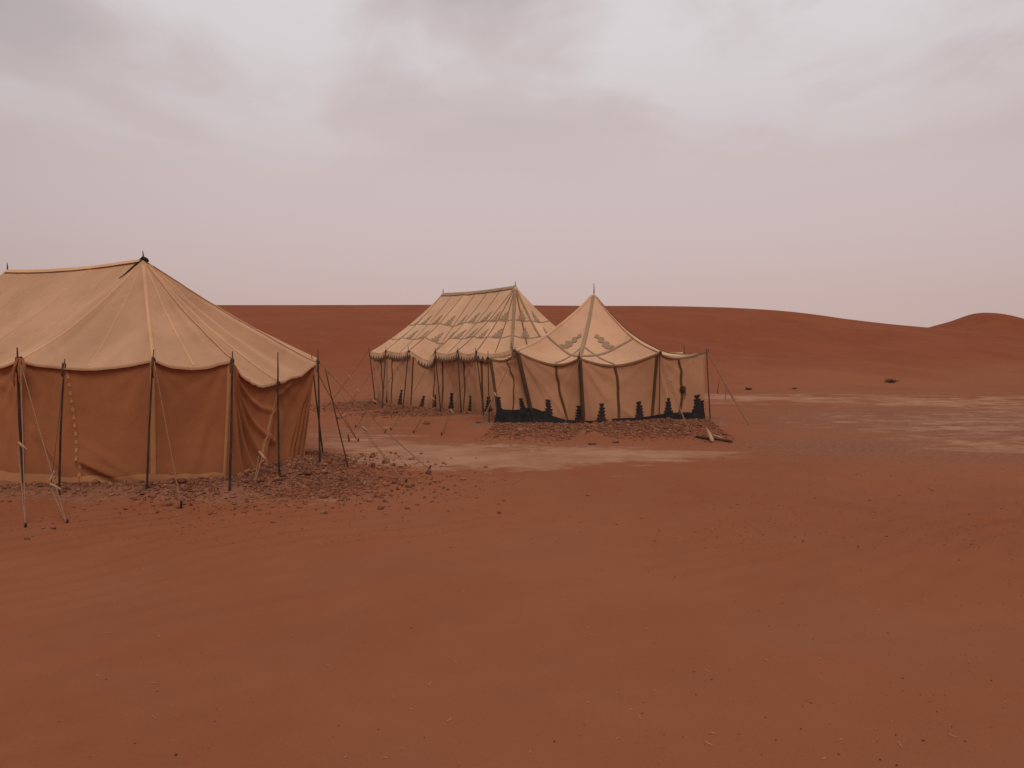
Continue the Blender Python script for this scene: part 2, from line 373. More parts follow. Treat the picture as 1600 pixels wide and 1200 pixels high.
def height(X, Y):
    X = np.asarray(X, float); Y = np.asarray(Y, float)
    zc = pch(X, CREST_X, CREST_Z); yf = pch(X, FOOT_X, FOOT_Y) + 1.5 * (fbm(X * 0.12, Y * 0 + 3, 5, 3) - 0.5)
    yc = 75 + 6 * (fbm(X * 0.03, Y * 0, 9, 2) - 0.5)
    q = np.clip((Y - yf) / (yc - yf), 0, 1)
    s = 0.55 * q + 0.45 * (q * q * (3 - 2 * q))
    s = s * sst(0, 0.10, q) ** 0.5
    back = 1 - sst(0, 1, (Y - yc) / 38.0) * 0.9
    h = zc * s * np.where(Y > yc, back, 1.0)
    h = h + (fbm(X * 0.06 + 4, Y * 0.045, 21, 3) - 0.5) * 1.8 * np.clip(q * 4 * (1 - q), 0, 1) * np.where(Y > yc, 0, 1)
    # far dune on the right
    px = 0
    for o_ in (-1.2, -0.6, 0, 0.6, 1.2):
        px = px + np.interp(X + o_, [30, 52, 60, 65.5, 71, 74.5, 76, 78, 80.5, 83, 90, 110, 150], [0.5, 2.4, 3.4, 4.2, 5.6, 6.75, 7.1, 6.75, 5.5, 4.5, 4.0, 3.4, 2.0]) / 5
    h2 = px * np.exp(-((Y - 130 - 0.35 * (X - 76)) / np.where(Y < 130, 22.0, 13.0)) ** 2)
    h = np.maximum(h, h2 * 1.0)
    far = sst(150, 260, Y)
    h = h + far * 2.5 * fbm(X * 0.012, Y * 0.012, 33, 3)
    # near relief
    near = 1 - sst(35, 60, Y)
    h = h + near * (0.10 * (fbm(X * 0.22, Y * 0.22, 2, 3) - 0.5) * sst(3, 9, np.hypot(X - 0.5, Y - 8) * 0.6) + 0.035 * (fbm(X * 0.9, Y * 0.9, 3, 3) - 0.5) + 0.012 * (fbm(X * 4.2, Y * 4.2, 6, 2) - 0.5))
    # faint wind ripples on the open sand
    ph = (Y * 0.80 - X * 0.60) * 2 * math.pi / 0.30 + 6.5 * fbm(X * 0.55, Y * 0.55, 40, 2) * 2
    rip = 0.5 + 0.5 * np.sin(ph + 0.55 * np.sin(ph))
    msk = sst(0.40, 0.62, fbm(X * 0.35 + 9, Y * 0.35, 44, 2) + 0.20 * (1 - sst(-2.5, 1.0, X)) - 0.05) * (1 - sst(7.0, 9.0, Y)) * sst(-3, 0.5, Y)
    h = h + msk * 0.022 * rip
    return h
def tents_rel(X, Y):
    tot = np.zeros(X.shape); gr = np.zeros(X.shape)
    for base, wd, gw in ((T1_base, 0.75, 0.95), (T2_base, 1.1, 1.5), (T3_base, 1.5, 1.3)):
        d, z = poly_field(X, Y, base)
        f = 1 - sst(0.05, wd, d)
        tot = np.maximum(tot, z * f)
        gr = np.maximum(gr, 1 - sst(0.2, gw, d + 0.8 * (fbm(X * 0.8, Y * 0.8, 60, 3) - 0.5)))
    return tot, gr
def ground(X, Y):
    X = np.asarray(X, float); Y = np.asarray(Y, float)
    r, g = tents_rel(X, Y)
    damp = 1 - sst(0.0, 0.04, r) * 0.7
    return height(X, Y) * damp + r + g * 0.03 * (fbm(X * 4.5, Y * 4.5, 70, 3) - 0.35)
def gz(x, y): return float(ground(np.array([x]), np.array([y]))[0])

def axis(segs):
    r = []
    for a, bb, st in segs: r += list(np.arange(a, bb, st))
    r.append(segs[-1][1]); return np.array(r)
xs = axis([(-700, -240, 30), (-240, -70, 5), (-70, -20, 1.0), (-20, -9, 0.25), (-9, 9, 0.06), (9, 20, 0.14), (20, 100, 0.7), (100, 260, 5), (260, 700, 30)])
ys = axis([(-120, -10, 5), (-10, 1, 0.4), (1, 21, 0.06), (21, 32, 0.12), (32, 90, 0.5), (90, 170, 1.2), (170, 330, 6), (330, 1000, 40)])
XX, YY = np.meshgrid(xs, ys)
ZZ = height(XX, YY)
sub = (XX > -14) & (XX < 9) & (YY > 5) & (YY < 30)
ZZ[sub] = ground(XX[sub], YY[sub])
nx, ny = len(xs), len(ys)
co = np.stack([XX, YY, ZZ], -1).reshape(-1, 3)
idx = np.arange(nx * ny).reshape(ny, nx)
quads = np.stack([idx[:-1, :-1], idx[:-1, 1:], idx[1:, 1:], idx[1:, :-1]], -1).reshape(-1, 4)
me = bpy.data.meshes.new('ground')
me.vertices.add(len(co)); me.vertices.foreach_set('co', co.ravel())
me.loops.add(quads.size); me.loops.foreach_set('vertex_index', quads.ravel().astype(np.int32))
me.polygons.add(len(quads)); me.polygons.foreach_set('loop_start', np.arange(0, quads.size, 4, dtype=np.int32))
me.polygons.foreach_set('use_smooth', np.ones(len(quads), bool))
me.update(calc_edges=True)
# where pale hardpan lies bare and where the soil is stony (what the ground is made of, not its light)
def blob(cx, cy, rx, ry, rot=0.0):
    c, s = math.cos(rot), math.sin(rot)
    dx, dy = XX - cx, YY - cy
    return np.exp(-(((dx * c + dy * s) / rx) ** 2 + ((-dx * s + dy * c) / ry) ** 2))
pale = 0.95 * blob(0.2, 11.6, 2.3, 1.15, 0.10) + 0.55 * blob(-1.6, 12.9, 1.4, 1.4) + 0.5 * blob(2.0, 12.3, 1.4, 0.8)
pale += 0.52 * blob(9.0, 16.5, 4.5, 3.2, 0.2) + 0.54 * blob(12.5, 24.5, 10, 3.2, 0.1) + 0.42 * blob(9.5, 13.0, 3.2, 1.2) + 0.5 * blob(6.5, 26, 3, 1.6) + 0.32 * blob(14, 19, 4, 4)
pale += 0.42 * blob(-3.0, 14.8, 1.6, 2.4) + 0.45 * blob(-3.0, 8.3, 1.5, 0.35, 0.2) + 0.30 * blob(-6, 20, 4, 3)
grav = np.zeros_like(XX)
grav[sub] = tents_rel(XX[sub], YY[sub])[1]
grav = np.maximum(grav, 0.62 * blob(7.5, 11.8, 4.5, 1.6, 0.1)); grav = np.maximum(grav, 0.55 * blob(9, 19.5, 5, 1.5)); grav = np.maximum(grav, 0.5 * blob(6.0, 7.5, 1.8, 2.2))
grav = np.maximum(grav, 0.80 * blob(10.5, 17, 7.5, 7.5)); grav = np.maximum(grav, 0.72 * blob(5.5, 13.0, 3.5, 2.6)); grav = np.maximum(grav, 0.6 * blob(0.5, 13.2, 3.5, 1.6)); grav = np.maximum(grav, 0.60 * blob(-3.2, 14.5, 2.2, 4.5)); grav = np.maximum(grav, 0.75 * blob(-2.3, 9.9, 0.9, 0.9)); grav = np.maximum(grav, 0.6 * blob(14, 29, 12, 1.6, 0.25))
dune = sst(0.15, 1.2, height(XX, YY)) * sst(20, 32, YY)
for nm, arr in (('pale', pale), ('gravel', grav), ('dune', dune)):
    at_ = me.attributes.new(nm, 'FLOAT', 'POINT'); at_.data.foreach_set('value', arr.ravel().astype(np.float32))
me.materials.append(M['sand'])
put(bpy.data.objects.new('ground', me), label='rust red desert sand with pale hardpan patches rising into low dunes', kind='structure')

# ------------------------------------------------------------------ tents
def nz3(p, sc, seed): return mnoise.noise(Vector((p.x * sc + seed, p.y * sc, p.z * sc)))

class Tent:
    def __init__(s, name, loc, tops, eaves, bases, label, droop=0.06, sag=0.06, inset=0.05, ridge_sag=0.05, billow=0.02):
        s.root = empty(name, loc, label=label, cat='tent')
        s.inv = Vector(loc)
        s.T, s.C, s.B, s.n = tops, eaves, bases, len(eaves)
        s.droop = [droop] * s.n; s.sag = [sag] * s.n; s.billow = [billow] * s.n
        s.inset, s.ridge_sag = inset, ridge_sag
        s.cen = sum(eaves, Vector()) / s.n
        s.folds = {}; s.rfolds = {}; s.fan = [(0.016, 17.0, 0.0)] * s.n; s.hem = [0.0] * s.n
        s.topA, s.topB = None, None
    def mesh(s, name, vs, fs, mat, parent=None, smooth=True, **kw):
        return mesh(name, [Vector(v) - s.inv for v in vs], fs, mat, parent or s.root, smooth, **kw)
    def top(s, i, q):
        i %= s.n; a, c = s.T[i], s.T[(i + 1) % s.n]
        p = a.lerp(c, q)
        if s.topA is not None:
            L_ = (s.topB - s.topA).length; f = min(1, max(0, (p - s.topA).length / L_))
            p = p - Vector((0, 0, s.ridge_sag * 4 * f * (1 - f)))
        return p
    def roof(s, i, q, t):
        i %= s.n; j = (i + 1) % s.n
        p = s.top(i, q).lerp(s.C[i].lerp(s.C[j], q), t)
        dr = s.droop[i] * (1 - q) + s.droop[j] * q
        p = p - Vector((0, 0, dr * 4 * t * (1 - t) + s.sag[i] * 4 * q * (1 - q) * t ** 1.6 + s.billow[i] * math.sin(math.pi * q) * math.sin(math.pi * t)))
        inn = (s.cen - p); inn.z = 0
        if inn.length > 1e-3:
            p = p + inn.normalized() * (s.sag[i] * 0.8 * 4 * q * (1 - q) * t ** 2.0)
        for (q0, t0, q1, t1_, amp, wd) in s.rfolds.get(i, ()):
            u_ = max(0, min(1, (t - t0) / (t1_ - t0))); dq = q - (q0 + (q1 - q0) * u_)
            p.z += amp * math.exp(-(dq / wd) ** 2) * math.sin(math.pi * (0.05 + 0.85 * max(0, min(1, (t - t0) / (1.0 - t0))))) * (1 if t > t0 else 0) * min(1, 10 * q * (1 - q))
        e = math.sin(math.pi * min(1, max(0, t)))
        p.z += 0.020 * nz3(p, 1.7, 3.3) * e + 0.007 * nz3(p, 5.0, 8.3) * e
        return p
    def roof_n(s, i, q, t):
        e = 0.02
        q0, q1 = max(0.0, q - e), min(1.0, q + e); t0, t1_ = max(0.02, t - e), min(1.0, t + e)
        if t1_ - t0 < 0.01: t1_ = t0 + 0.02
        n = (s.roof(i, q1, max(t, .05)) - s.roof(i, q0, max(t, .05))).cross(s.roof(i, q, t1_) - s.roof(i, q, t0))
        if n.length < 1e-9: return Vector((0, 0, 1))
        n.normalize(); return n if n.z > 0 else -n
    def wall(s, i, q, t):
        i %= s.n; j = (i + 1) % s.n
        top = s.roof(i, q, 1.0); inn = s.cen - top; inn.z = 0; inn.normalize()
        top = top + inn * s.inset - Vector((0, 0, 0.012))
        bot = s.B[i].lerp(s.B[j], q) - Vector((0, 0, 0.03 + s.hem[i] * math.sin(math.pi * q)))
        p = top.lerp(bot, t)
        W = (s.C[j] - s.C[i]).length; H = (top - bot).length
        al = (s.C[j] - s.C[i]); out_ = Vector((al.y, -al.x, 0)).normalized()
        if out_.dot(inn) > 0: out_ = -out_
        edge = min(1.0, 14 * q * (1 - q))
        d = -0.035 * math.sin(math.pi * q) * math.sin(math.pi * t)
        A, k, ph = s.fan[i]
        for sx, kk in ((q * W, 0), ((1 - q) * W, 1)):
            y = t * H + 0.04; r = math.hypot(sx, y); phi = math.atan2(sx, y)
            d += A * math.sin(k * phi + ph + 1.7 * kk) * (r / (0.25 + r)) * math.exp(-r / 1.3) * edge
        for (x0, y0, x1, y1, amp, wd) in s.folds.get(i, ()):
            ax, ay = x0 * W, y0 * H; bx, by = x1 * W, y1 * H; dx, dy = bx - ax, by - ay
            u_ = max(0, min(1, ((q * W - ax) * dx + (t * H - ay) * dy) / (dx * dx + dy * dy)))
            dd = math.hypot(q * W - ax - u_ * dx, t * H - ay - u_ * dy)
            d += amp * math.exp(-(dd / wd) ** 2) * (0.35 + 0.65 * math.sin(math.pi * (0.12 + 0.8 * u_))) * edge
        d += (0.012 * nz3(p, 2.2, 1.1) + 0.004 * nz3(p, 6.0, 5.1)) * edge
        return p + out_ * d
    def wall_n(s, i, q, t):
        e = 0.02
        n = (s.wall(i, min(1, q + e), t) - s.wall(i, max(0, q - e), t)).cross(s.wall(i, q, min(1, t + e)) - s.wall(i, q, max(0, t - e)))
        n.normalize(); m_ = s.wall(i, q, t) - s.cen; m_.z = 0
        return n if n.dot(m_) > 0 else -n
    def patch(s, fn, i, name, mat, nq=26, ntt=26, t0=0.0, t1=1.0, off=0.0, nf=None, fr=None, q0=0.0, q1=1.0):
        vs, fs = [], []
        for a in range(ntt + 1):
            for c in range(nq + 1):
                q = q0 + (q1 - q0) * c / nq; ta = t0(q) if callable(t0) else t0; tb = t1(q) if callable(t1) else t1
                t = ta + (tb - ta) * a / ntt
                p = fn(i, q, t)
                if off: p = p + nf(i, q, t) * off
                if fr: p = p + fr(q, t)
                vs.append(p)
        w_ = nq + 1
        for a in range(ntt):
            for c in range(nq): fs.append((a * w_ + c, a * w_ + c + 1, (a + 1) * w_ + c + 1, (a + 1) * w_ + c))
        return s.mesh(name, vs, fs, mat)
    def line(s, fn, nf, path, width, name, mat, off=0.007, thick=0.004, parent=None):
        """a sewn tape following path [(panel, q, t)...] on the cloth"""
        c = []; nn = []
        for (i, q, t) in path:
            c.append(fn(i, q, t)); nn.append(nf(i, q, t))
        vs, fs = [], []; n = len(c)
        for k in range(n):
            tg = (c[min(k + 1, n - 1)] - c[max(k - 1, 0)]).normalized()
            sd = tg.cross(nn[k]).normalized(); wd = (width[0] + (width[1] - width[0]) * k / (n - 1)) if isinstance(width, tuple) else width
            o_ = c[k] + nn[k] * off
            vs += [o_ - sd * wd / 2 - nn[k] * (off + .002), o_ - sd * wd / 2 + nn[k] * thick * .5, o_ + nn[k] * thick, o_ + sd * wd / 2 + nn[k] * thick * .5, o_ + sd * wd / 2 - nn[k] * (off + .002)]
        for k in range(n - 1):
            for j in range(4): fs.append((k * 5 + j, k * 5 + j + 1, (k + 1) * 5 + j + 1, (k + 1) * 5 + j))
        return s.mesh(name, vs, fs, mat, parent)
    def motif(s, fn, nf, i, q, t, rows, mat, name='stepped_motif', size=0.3, flip=1, tilt=0.0, off=0.012, up=1.0):
        """stepped tree of stacked bars; rows = (y0, y1, x0, x1) in units of size, y up along the cloth"""
        W = (fn(i, min(1, q + .1), t) - fn(i, max(0, q - .1), t)).length / (min(1, q + .1) - max(0, q - .1))
        H = (fn(i, q, min(1, t + .05)) - fn(i, q, t - .05)).length / (min(1, t + .05) - t + .05)
        vs, fs = [], []
        for row in rows:
            y0, y1, xa, xb = row[:4]; k = len(vs); nX = 2
            for yy in (y0, y1):
                x0, x1 = (xa, xb) if yy == y0 or len(row) < 6 else row[4:6]
                for a in range(nX + 1):
                    xx = (x0 + (x1 - x0) * a / nX + tilt * y0) * flip
                    qq = min(1, max(0, q + xx * size / W)); tt = min(1.0, t - yy * size / H * up)
                    vs.append(fn(i, qq, tt) + nf(i, qq, tt) * off)
            for a in range(nX): fs.append((k + a, k + a + 1, k + nX + 2 + a, k + nX + 1 + a))
        return s.mesh(name, vs, fs, mat, smooth=False)
    def pole(s, foot, top, r=0.017, mat=None, bend=0.012, name='pole'):
        pts = []; foot, top = Vector(foot), Vector(top); ax = Vector((random.uniform(-1, 1), random.uniform(-1, 1), 0)) * bend
        for k in range(9):
            f = k / 8; pts.append(foot.lerp(top, f) + ax * math.sin(math.pi * f) + Vector((random.uniform(-1, 1), random.uniform(-1, 1), 0)) * 0.002)
        r = r * 0.62
        rs = [r * (1.12 - 0.35 * k / 8) for k in range(9)]; rs[-1] = r * 0.45
        vs, fs = tube_geo(pts, rs, 8)
        return s.mesh(name, vs, fs, mat or M['pole'])
    def rope(s, a, bb, r=0.006, sag=0.03, toggle=None, peg=True, double=None, mat=None):
        """guy rope from a to the peg at bb; toggle = fraction where a wooden slider sits, below it the rope is doubled"""
        a, bb = Vector(a), Vector(bb); vs, fs = [], []
        n = 14; P_ = []
        for k in range(n + 1):
            f = k / n; P_.append(a.lerp(bb, f) - Vector((0, 0, sag * 4 * f * (1 - f))))
        tube_geo(P_, r, 6, vs, fs)
        side = (bb - a).cross(Vector((0, 0, 1))).normalized()
        if toggle:
            lo = [a.lerp(bb, toggle + (1 - toggle) * k / 6) - Vector((0, 0, sag * 4 * (toggle + (1 - toggle) * k / 6) * (1 - (toggle + (1 - toggle) * k / 6)))) + side * 0.045 * (1 - k / 6) for k in range(7)]
            tube_geo(lo, r * 0.9, 6, vs, fs)
        g = s.mesh('guy_rope', vs, fs, mat or M['rope'])
        if toggle:
            c = a.lerp(bb, toggle) - Vector((0, 0, sag * 4 * toggle * (1 - toggle)))
            dr = (side * 0.8 + Vector((0, 0, random.uniform(0.5, 1.1))) + Vector((random.uniform(-.3, .3), 0, 0))).normalized()
            v2, f2 = tube_geo([c - dr * .055, c - dr * .05, c, c + dr * .06, c + dr * .066], [.006, .012, .014, .012, .005], 7)
            s.mesh('rope_toggle', v2, f2, M['toggle'], g)
        if peg:
            dr = (a - bb); dr.z = 0; dr = (Vector((0, 0, 1)) - dr.normalized() * 0.35).normalized()
            v2, f2 = tube_geo([bb - dr * .12, bb + dr * .02, bb + dr * .045, bb + dr * .055], [.008, .011, .013, .009], 7)
            s.mesh('tent_peg', v2, f2, M['iron'], g)
        return g
    def knot(s, p, r=0.045, mat=None, name='lashing'):
        vs, fs = [], []
        pts = []
        for k in range(40):
            f = k / 39; an = f * 2 * math.pi * 4.5
            rr = r * (0.65 + 0.35 * math.sin(f * math.pi) + 0.12 * math.sin(k * 1.7))
            pts.append(Vector(p) + Vector((math.cos(an) * rr, math.sin(an) * rr, (f - 0.5) * r * 2.2 + 0.008 * math.sin(k * 2.3))))
        tube_geo(pts, max(0.005, r * 0.2), 6, vs, fs)
        for k in range(2):
            q = Vector((random.uniform(-1, 1), -1, 0)).normalized() * r
            tube_geo([Vector(p) + q, Vector(p) + q * 1.5 - Vector((0, 0, 0.07)), Vector(p) + q * 1.3 - Vector((0, 0, random.uniform(.12, .2)))], 0.006, 5, vs, fs)
        return s.mesh(name, vs, fs, mat or M['rope'])
    def finial(s, p, h=0.12, r=0.012, mat=None):
        p = Vector(p)
        vs, fs = tube_geo([p - Vector((0, 0, 0.15)), p + Vector((0, 0, 0.02)), p + Vector((.003, 0, h * .6)), p + Vector((-.004, 0, h))], [r * 1.2, r, r * .75, r * .4], 7)
        return s.mesh('finial', vs, fs, mat or M['iron'])
    def hidden_poles(s, idx, h=0.16, r=0.016):
        for i in idx:
            c = s.C[i]; o_ = c - s.cen; o_.z = 0; o_.normalize(); f = s.B[i] + o_ * 0.2
            s.pole((f.x, f.y, gz(f.x, f.y) - 0.08), c + o_ * 0.02 + Vector((0, 0, h)), r)

def rpath(i, q, t0=0.0, t1=1.0, n=16): return [(i, q, t0 + (t1 - t0) * k / n) for k in range(n + 1)]
def qpath(i, q0, tt0, q1, tt1, n=12, bow=0.0): return [(i, q0 + (q1 - q0) * k / n, tt0 + (tt1 - tt0) * k / n - bow * math.sin(math.pi * k / n)) for k in range(n + 1)]

# ---- tent 1 ------------------------------------------------------------
T = Tent('canvas_tent', (-5.6, 10.6, 0), T1_top, T1_eave, T1_base, 'largest rust tan canvas tent, nearest the camera, its plain roof cut by the left edge', droop=0.07, sag=0.07, ridge_sag=0.05, billow=0.02)
T.topA, T.topB = A1, B1
T.sag[3] = 0.09; T.sag[2] = 0.10; T.sag[4] = 0.13; T.sag[5] = 0.05
T.droop[6] = 0.05; T.droop[5] = 0.13; T.droop[2] = 0.13
T.rfolds[4] = [(0.55, 0.25, 0.42, 1.0, 0.05, 0.10), (0.75, 0.25, 0.72, 1.0, -0.04, 0.09), (0.2, 0.35, 0.15, 1.0, 0.03, 0.08)]
T.rfolds[5] = [(0.2, 0.2, 0.35, 1.0, 0.06, 0.11), (0.5, 0.25, 0.65, 1.0, -0.045, 0.10), (0.8, 0.3, 0.9, 1.0, 0.04, 0.07)]
T.rfolds[3] = [(0.3, 0.3, 0.2, 1.0, -0.02, 0.08), (0.85, 0.2, 0.85, 1.0, 0.03, 0.07)]
T.rfolds[2] = [(0.12, 0.15, 0.12, 1.0, -0.035, 0.06), (0.35, 0.3, 0.3, 1.0, 0.02, 0.09)]
T.rfolds[1] = [(0.85, 0.15, 0.85, 1.0, 0.03, 0.10), (0.6, 0.4, 0.6, 1.0, -0.02, 0.08)]
T.fan[2] = (0.012, 11, .4); T.fan[3] = (0.012, 13, 2.0); T.fan[4] = (0.010, 13, 1.0); T.fan[5] = (0.012, 13, 0.2)
T.hem[2] = 0.04
T.folds[2] = [(0.03, 0.30, 0.36, 0.98, 0.045, 0.05), (0.44, 0.62, 0.95, 0.98, 0.03, 0.05), (0.10, 0.55, 0.42, 0.97, 0.05, 0.06), (0.18, 0.62, 0.40, 0.99, -0.05, 0.06), (0.42, 0.76, 0.78, 0.93, 0.05, 0.05), (0.45, 0.84, 0.72, 0.98, -0.05, 0.05), (0.02, 0.1, 0.14, 0.9, 0.03, 0.07), (0.42, 0.70, 0.60, 0.78, 0.03, 0.04)]
T.folds[3] = [(0.05, 0.05, 0.28, 0.95, 0.025, 0.05), (0.95, 0.1, 0.55, 0.9, 0.025, 0.06), (0.85, 0.05, 0.70, 0.9, -0.02, 0.05)]
T.folds[4] = [(0.0, 0.0, 0.30, 1.0, 0.075, 0.028), (0.0, 0.0, 0.50, 1.0, 0.080, 0.030), (0.0, 0.0, 0.72, 0.95, 0.085, 0.032), (0.0, 0.0, 0.90, 0.70, 0.060, 0.034), (0.0, 0.0, 0.95, 0.34, 0.045, 0.030),
              (0.0, 0.0, 0.40, 1.0, -0.035, 0.026), (0.0, 0.0, 0.61, 1.0, -0.035, 0.026), (0.0, 0.0, 0.12, 1.0, 0.035, 0.024), (0.93, 0.32, 0.68, 0.98, 0.050, 0.030)]
T.folds[5] = [(1.0, 0.0, 0.80, 1.0, 0.060, 0.024), (1.0, 0.0, 0.64, 1.0, 0.060, 0.026), (1.0, 0.0, 0.48, 1.0, 0.040, 0.030), (1.0, 0.0, 0.30, 1.0, 0.030, 0.030), (0.02, 0.16, 0.6, 0.04, 0.035, 0.03), (1.0, 0.0, 0.72, 1.0, -0.03, 0.02), (1.0, 0.0, 0.56, 1.0, -0.03, 0.022)]
for i in range(T.n):
    vis = 0 <= i <= 6
    T.patch(T.roof, i, 'roof_panel', M['canvas1'], 30 if vis else 10, 40 if vis else 12)
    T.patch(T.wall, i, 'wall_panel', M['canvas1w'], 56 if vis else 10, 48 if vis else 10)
    # doubled edge of the roof cloth that hangs a hand's breadth over the wall
    if vis:
        def lip(q, t, i=i): return Vector((0, 0, -0.035 * t))
        vs, fs = [], []
        for a in range(31):
            q = a / 30; p = T.roof(i, q, 1.0); o_ = p - T.cen; o_.z = 0; o_.normalize()
            fr = 0.012 * nz3(p, 22, 4) if i in (4, 5) else 0.004 * nz3(p, 9, 4)
            for dx, dz in ((-.008, 0.005), (.004, 0.001), (.005, -.016), (.002, -.030 + fr)): vs.append(p + o_ * dx + Vector((0, 0, dz)))
        for a in range(30):
            for c in range(3): fs.append((a * 4 + c, a * 4 + c + 1, a * 4 + c + 5, a * 4 + c + 4))
        T.mesh('roof_hem', vs, fs, M['canvas1'])
# hem band of yellower cloth at the foot of the wall
for i, a0, a1_ in ((1, 0.90, 0.90), (2, 0.89, 0.915), (3, 0.925, 0.93)):
    T.patch(T.wall, i, 'hem_band', M['tape_wall'], 40, 8, t0=lambda q, a0=a0, a1_=a1_, i=i: a0 + (a1_ - a0) * q + 0.006 * math.sin(q * 17 + i), t1=0.985, off=0.010, nf=T.wall_n)
# seam tapes of the roof: the hips broad, the cloth joins between them narrow
for i, wd in ((2, 0.035), (3, (0.05, 0.045)), (4, 0.035), (5, 0.03), (6, 0.03)):
    T.line(T.roof, T.roof_n, rpath(i, 0.0, 0.06, 0.985, 30), wd, 'seam_tape', M['tape'], off=0.004, thick=0.003)
for i, q in ((2, 0.52), (3, 0.55), (4, 0.5), (5, 0.5)):
    T.line(T.roof, T.roof_n, rpath(i, q, 0.10, 0.985, 30), 0.020, 'seam_tape', M['tape'], off=0.004, thick=0.003)
for i, q in ((1, 0.0), (1, 0.5), (0, 0.0), (0, 0.5), (14, 0.0), (14, 0.5), (1, 0.99)):
    if q == 0.99: continue
    T.line(T.roof, T.roof_n, rpath(i, q, 0.03, 0.985, 24), 0.018, 'seam_tape', M['tape'], off=0.004, thick=0.003)
# ridge tape
vs, fs = [], []
for k in range(25):
    f = k / 24; p = A1.lerp(B1, f) - Vector((0, 0, T.ridge_sag * 4 * f * (1 - f) - 0.006)); nz_ = 0.004 * nz3(p, 4, 2)
    for o_ in (-0.07, -0.035, 0, 0.035, 0.07): vs.append(p + n1v * o_ + Vector((0, 0, -abs(o_) * 0.72 + 0.008 + nz_)))
for k in range(24):
    for j in range(4): fs.append((k * 5 + j, k * 5 + j + 1, k * 5 + j + 6, k * 5 + j + 5))
T.mesh('ridge_tape', vs, fs, M['tape'])
# wall seams, laced join, strap on the wall
T.line(T.wall, T.wall_n, rpath(3, 0.0, 0.0, 0.97, 24), 0.055, 'wall_seam', M['tape_wall'])
T.line(T.wall, T.wall_n, rpath(4, 0.0, 0.0, 0.97, 24), 0.045, 'wall_seam', M['tape_wall'])
T.line(T.wall, T.wall_n, rpath(6, 0.0, 0.0, 0.97, 24), 0.030, 'wall_seam', M['tape_wall'])
T.line(T.wall, T.wall_n, qpath(4, 0.92, 0.3, 0.62, 0.96, 16), 0.022, 'wall_seam', M['tape_wall'])
lace = T.line(T.wall, T.wall_n, qpath(2, 0.36, 0.02, 0.44, 0.99, 30), 0.045, 'laced_seam', M['canvas1w'])
for k in range(14):
    f = 0.06 + 0.88 * k / 13; q = 0.36 + 0.08 * f
    T.line(T.wall, T.wall_n, qpath(2, q - .001, f, q + .003, f + 0.030 + 0.008 * random.random(), 3), 0.034, 'lacing_loop', M['tape_wall'], off=0.014, parent=lace)
# poles
def pole_at(T, fu, fv, tu, tv, dtop, zf=0.0, r=0.017, mat=None, name='pole'):
    f = gp(fu, fv, zf); return T.pole(f - Vector((0, 0, 0.12)), at(tu, tv, dtop), r, mat, name=name)
pole_at(T, 38, 757, 27, 543, 9.42, 0.03, 0.027)
pole_at(T, 92, 778, 101, 561, 8.72, 0.0, 0.019)
pole_at(T, 228, 779, 240, 546, 8.76, 0.0, 0.019)
pole_at(T, 358, 771, 363, 549, 8.97, 0.05, 0.022)
pole_at(T, 437, 754, 434, 550, 9.62, 0.06, 0.019)
pole_at(T, 500, 737, 497, 547, 10.42, 0.05, 0.020)
pole_at(T, 507, 713, 487, 555, 11.6, 0.0, 0.018)
pole_at(T, 548, 735, 507, 572, 10.55, 0.0, 0.015, M['pole_brown'], 'prop_stick')
T.hidden_poles((0, 1, 8, 9, 10, 11, 12, 13, 14))
for p in ((30, 563, 9.36), (240, 563, 8.76), (363, 564, 8.97), (435, 599, 9.62), (497, 566, 10.42), (100, 571, 8.72)):
    T.knot(at(*p), 0.020 if p[0] != 30 else 0.038, M['pole_brown'])
# loose cloth and cord bundle at the thick pole
for k in range(3):
    p0 = at(28 + 4 * k, 560, 9.33); vs, fs = tube_geo([p0, p0 + V((.03 * (k - 1), -.03, -.12)), p0 + V((.05 * (k - 1), -.02, -.24 - .04 * k)), p0 + V((.045 * (k - 1), 0, -.33))], [.012, .018, .014, .004], 6)
    T.mesh('hanging_cord', vs, fs, M['canvas1w'])
# ropes
T.rope(at(32, 566, 9.36), gp(40, 826), 0.006, 0.02, 0.56)
T.rope(at(32, 566, 9.36), gp(105, 820), 0.006, 0.02, 0.80)
T.rope(at(101, 570, 8.70), gp(78, 770, 0), 0.005, 0.02, 0.86, peg=False)
T.rope(at(241, 565, 8.74), gp(283, 790, 0.03), 0.005, 0.01)
T.rope(at(435, 604, 9.60), gp(396, 762, 0.05), 0.007, 0.05, 0.66)
T.rope(at(497, 563, 10.42), gp(671, 733, 0), 0.006, 0.06, 0.60)
T.rope(at(508, 574, 10.50), gp(634, 755, 0), 0.006, 0.06, 0.52)
T.rope(at(488, 566, 11.6), gp(560, 690, 0), 0.006, 0.06, 0.6)
# finials and the dark leather cap at the ridge end
T.finial(A1 + V((0, 0, -0.02)), 0.13, 0.012); T.finial(B1 + V((0, 0, -0.02)), 0.14, 0.012)
vs, fs = [], []
for k in range(9):
    f = k / 8; i, q, t = 1, 0.985 - 0.10 * f, 0.0 + 0.16 * f
    p = T.roof(1, q, t) + T.roof_n(1, q, max(.03, t)) * 0.012; wd = 0.05 * (1 - f) + 0.006
    vs += [p - a1 * wd * 0.6, p + V((0, 0, .012)), p + a1 * wd * 0.6]
for k in range(8):
    for j in range(2): fs.append((k * 3 + j, k * 3 + j + 1, k * 3 + j + 4, k * 3 + j + 3))
T.mesh('leather_strap', vs, fs, M['navy'])
vs, fs = tube_geo([A1 + a1 * -0.05 + V((0, 0, .0)), A1 + V((0, 0, .015)), A1 + a1 * 0.07 + V((0, 0, -.012)), A1 + a1 * 0.11 + V((0, 0, -.035))], [.014, .026, .026, .012], 9)
T.mesh('ridge_cap', vs, fs, M['navy'])

